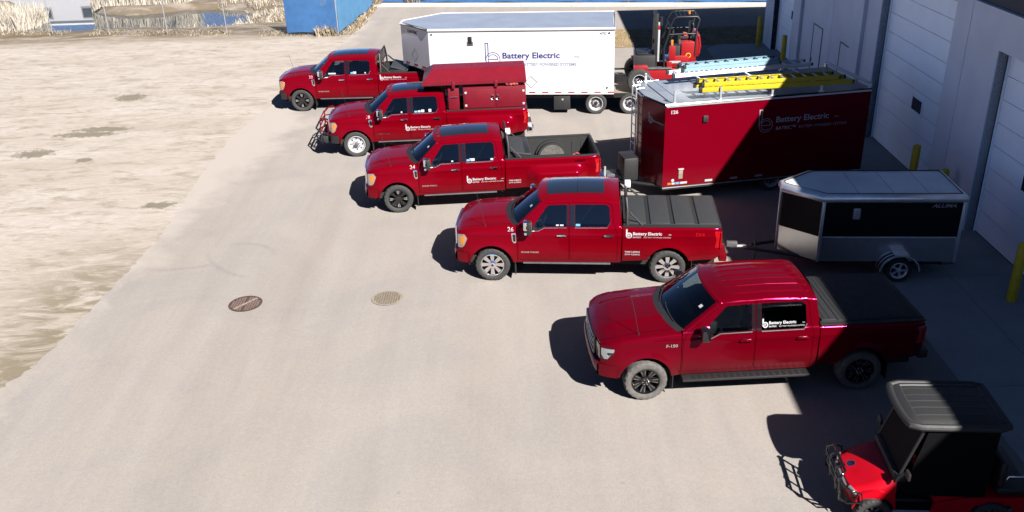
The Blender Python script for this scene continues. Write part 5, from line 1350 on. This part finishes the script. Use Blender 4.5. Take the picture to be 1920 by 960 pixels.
for y in (-.5, .5):
    for p0, p1 in (((.70, y, .85), (1.0, y*.98, 1.86)), ((1.45, y, .65), (1.48, y*.98, 1.86)), ((1.95, y, .65), (1.98, y*.98, 1.86))):
        o = MB(); o.tube(BLACK, [p0, p1], .022, 8); o.build('roof_support', GC, 50)
for y in (-.5, .5):
    o = MB(); c_ = [(.80, .70), (1.30, .62), (1.98, .62), (2.0, 1.88), (1.04, 1.88)]; o.prism(CABSHADE, c_, 'y', y*1.05-.006, y*1.05+.006); o.build('side_shade_sheet', GC, 0)  # black sheets fill the open sides, standing in for shade under the roof
o = MB(); o.box(CABSHADE, 1.97, 1.99, -.5, .5, .65, 1.86); o.build('rear_shade_sheet', GC, 0)  # black sheet added across the open back, also painted-in shade
o = MB(); o.add([(.70, -.49, .88), (.70, .49, .88), (.98, .49, 1.82), (.98, -.49, 1.82)], [(0, 1, 2, 3)], CABSHADE)
o.build('windshield', GC, 0)
o = MB()
def roofc(i, j):
    x = .76+1.34*i; t = -1+2*j; e = max(abs(t), abs(2*i-1)); 
    z = 1.88+.07*(1-abs(t)**4)*(1-abs(2*i-1)**6)
    inn_ = (abs(t) < .80) and (.10 < i < .93)
    if inn_:
        z -= .022
        q = abs(((t+1)*3.4) % 1-.5)
        z += .006 if q < .06 else 0
    rc = 1-.10*max(0, abs(2*i-1)-.8)/.2*abs(t)**2
    return (x-.05*(1-t*t)*(1-i), .56*t*rc, z)
o.grid(ROOFCART, roofc, 60, 84)
edge_ = [roofc(0, j/20) for j in range(21)]+[roofc(i/20, 1) for i in range(1, 21)]+[roofc(1, 1-j/20) for j in range(1, 21)]+[roofc(1-i/20, 0) for i in range(1, 20)]
o.tube(ROOFCART, [(x, y, z-.02) for x, y, z in edge_], .055, 10, closed=True)
o.grid(ROOFCART, lambda i, j: (.78+1.3*i, -.52+1.04*j, 1.855), 1, 1)
o.build('roof', GC, 30)
o = MB()
o.tube(BLACKG, [(.12, -.40, .35), (-.03, -.40, .42), (-.06, -.38, .80), (.02, -.32, .88), (.02, .32, .88), (-.06, .38, .80), (-.03, .40, .42), (.12, .40, .35)], .022, 8)
o.tube(BLACKG, [(-.06, -.40, .72), (-.06, .40, .72)], .018, 8); o.tube(BLACKG, [(-.04, -.40, .55), (-.04, .40, .55)], .018, 8)
for y in (-.16, .16): o.tube(BLACKG, [(-.03, y, .42), (-.06, y, .8), (.02, y, .88)], .018, 8)
for sg in (-1, 1):
    o.tube(BLACKG, [(-.05, sg*.38, .75), (.02, sg*.54, .72), (.22, sg*.575, .66), (.25, sg*.575, .5), (.05, sg*.52, .44), (-.03, sg*.40, .45)], .016, 8)
o.build('brush_guard', GC, 50)
for sg in (-1, 1):
    o = MB(); T = Tm((.145, sg*.40, .57), rz=-sg*.35, ry=-.35); o.box(LENS, -.02, .03, -.085, .085, -.05, .05, .018, T); o.build('headlight', GC, 40)
o = MB(); o.box(GREYSTEEL, .05, .09, -.28, .28, .50, .60, .01); o.build('front_panel', GC, 40)
o = MB(); T = Tm((.20, 0, .775), ry=-.30); o.add([(p[0]*.0+.065*cos(2*pi*k/24), .065*sin(2*pi*k/24), 0) for k in range(24) for p in [(0, 0)]], [tuple(range(24))], BLACKG, T)
V, Fc = ring2d(0, 0, .055, .066); o.add([(x, y, .003) for x, y in V], Fc, CHROME, T); V, Fc = ring2d(-.005, 0, .02, .032, a0=.5, a1=5.3); o.add([(x, y, .003) for x, y in V], Fc, CHROME, T); o.build('nose_emblem', GC, 0)
for sg in (-1, 1):
    o = MB(); o.tube(BLACK, [(.82, sg*.50, 1.05), (.80, sg*.66, 1.1)], .01, 6); o.box(BLACK, .76, .80, sg*.68-.07, sg*.68+.07, 1.05, 1.17, .012); o.build('mirror', GC, 40)
o = MB(); o.tube(CHROME, [(2.2, -.57, .95), (2.2, -.62, 1.08), (2.55, -.62, 1.08), (2.55, -.57, .95)], .012, 8); o.build('grab_rail', GC, 50)
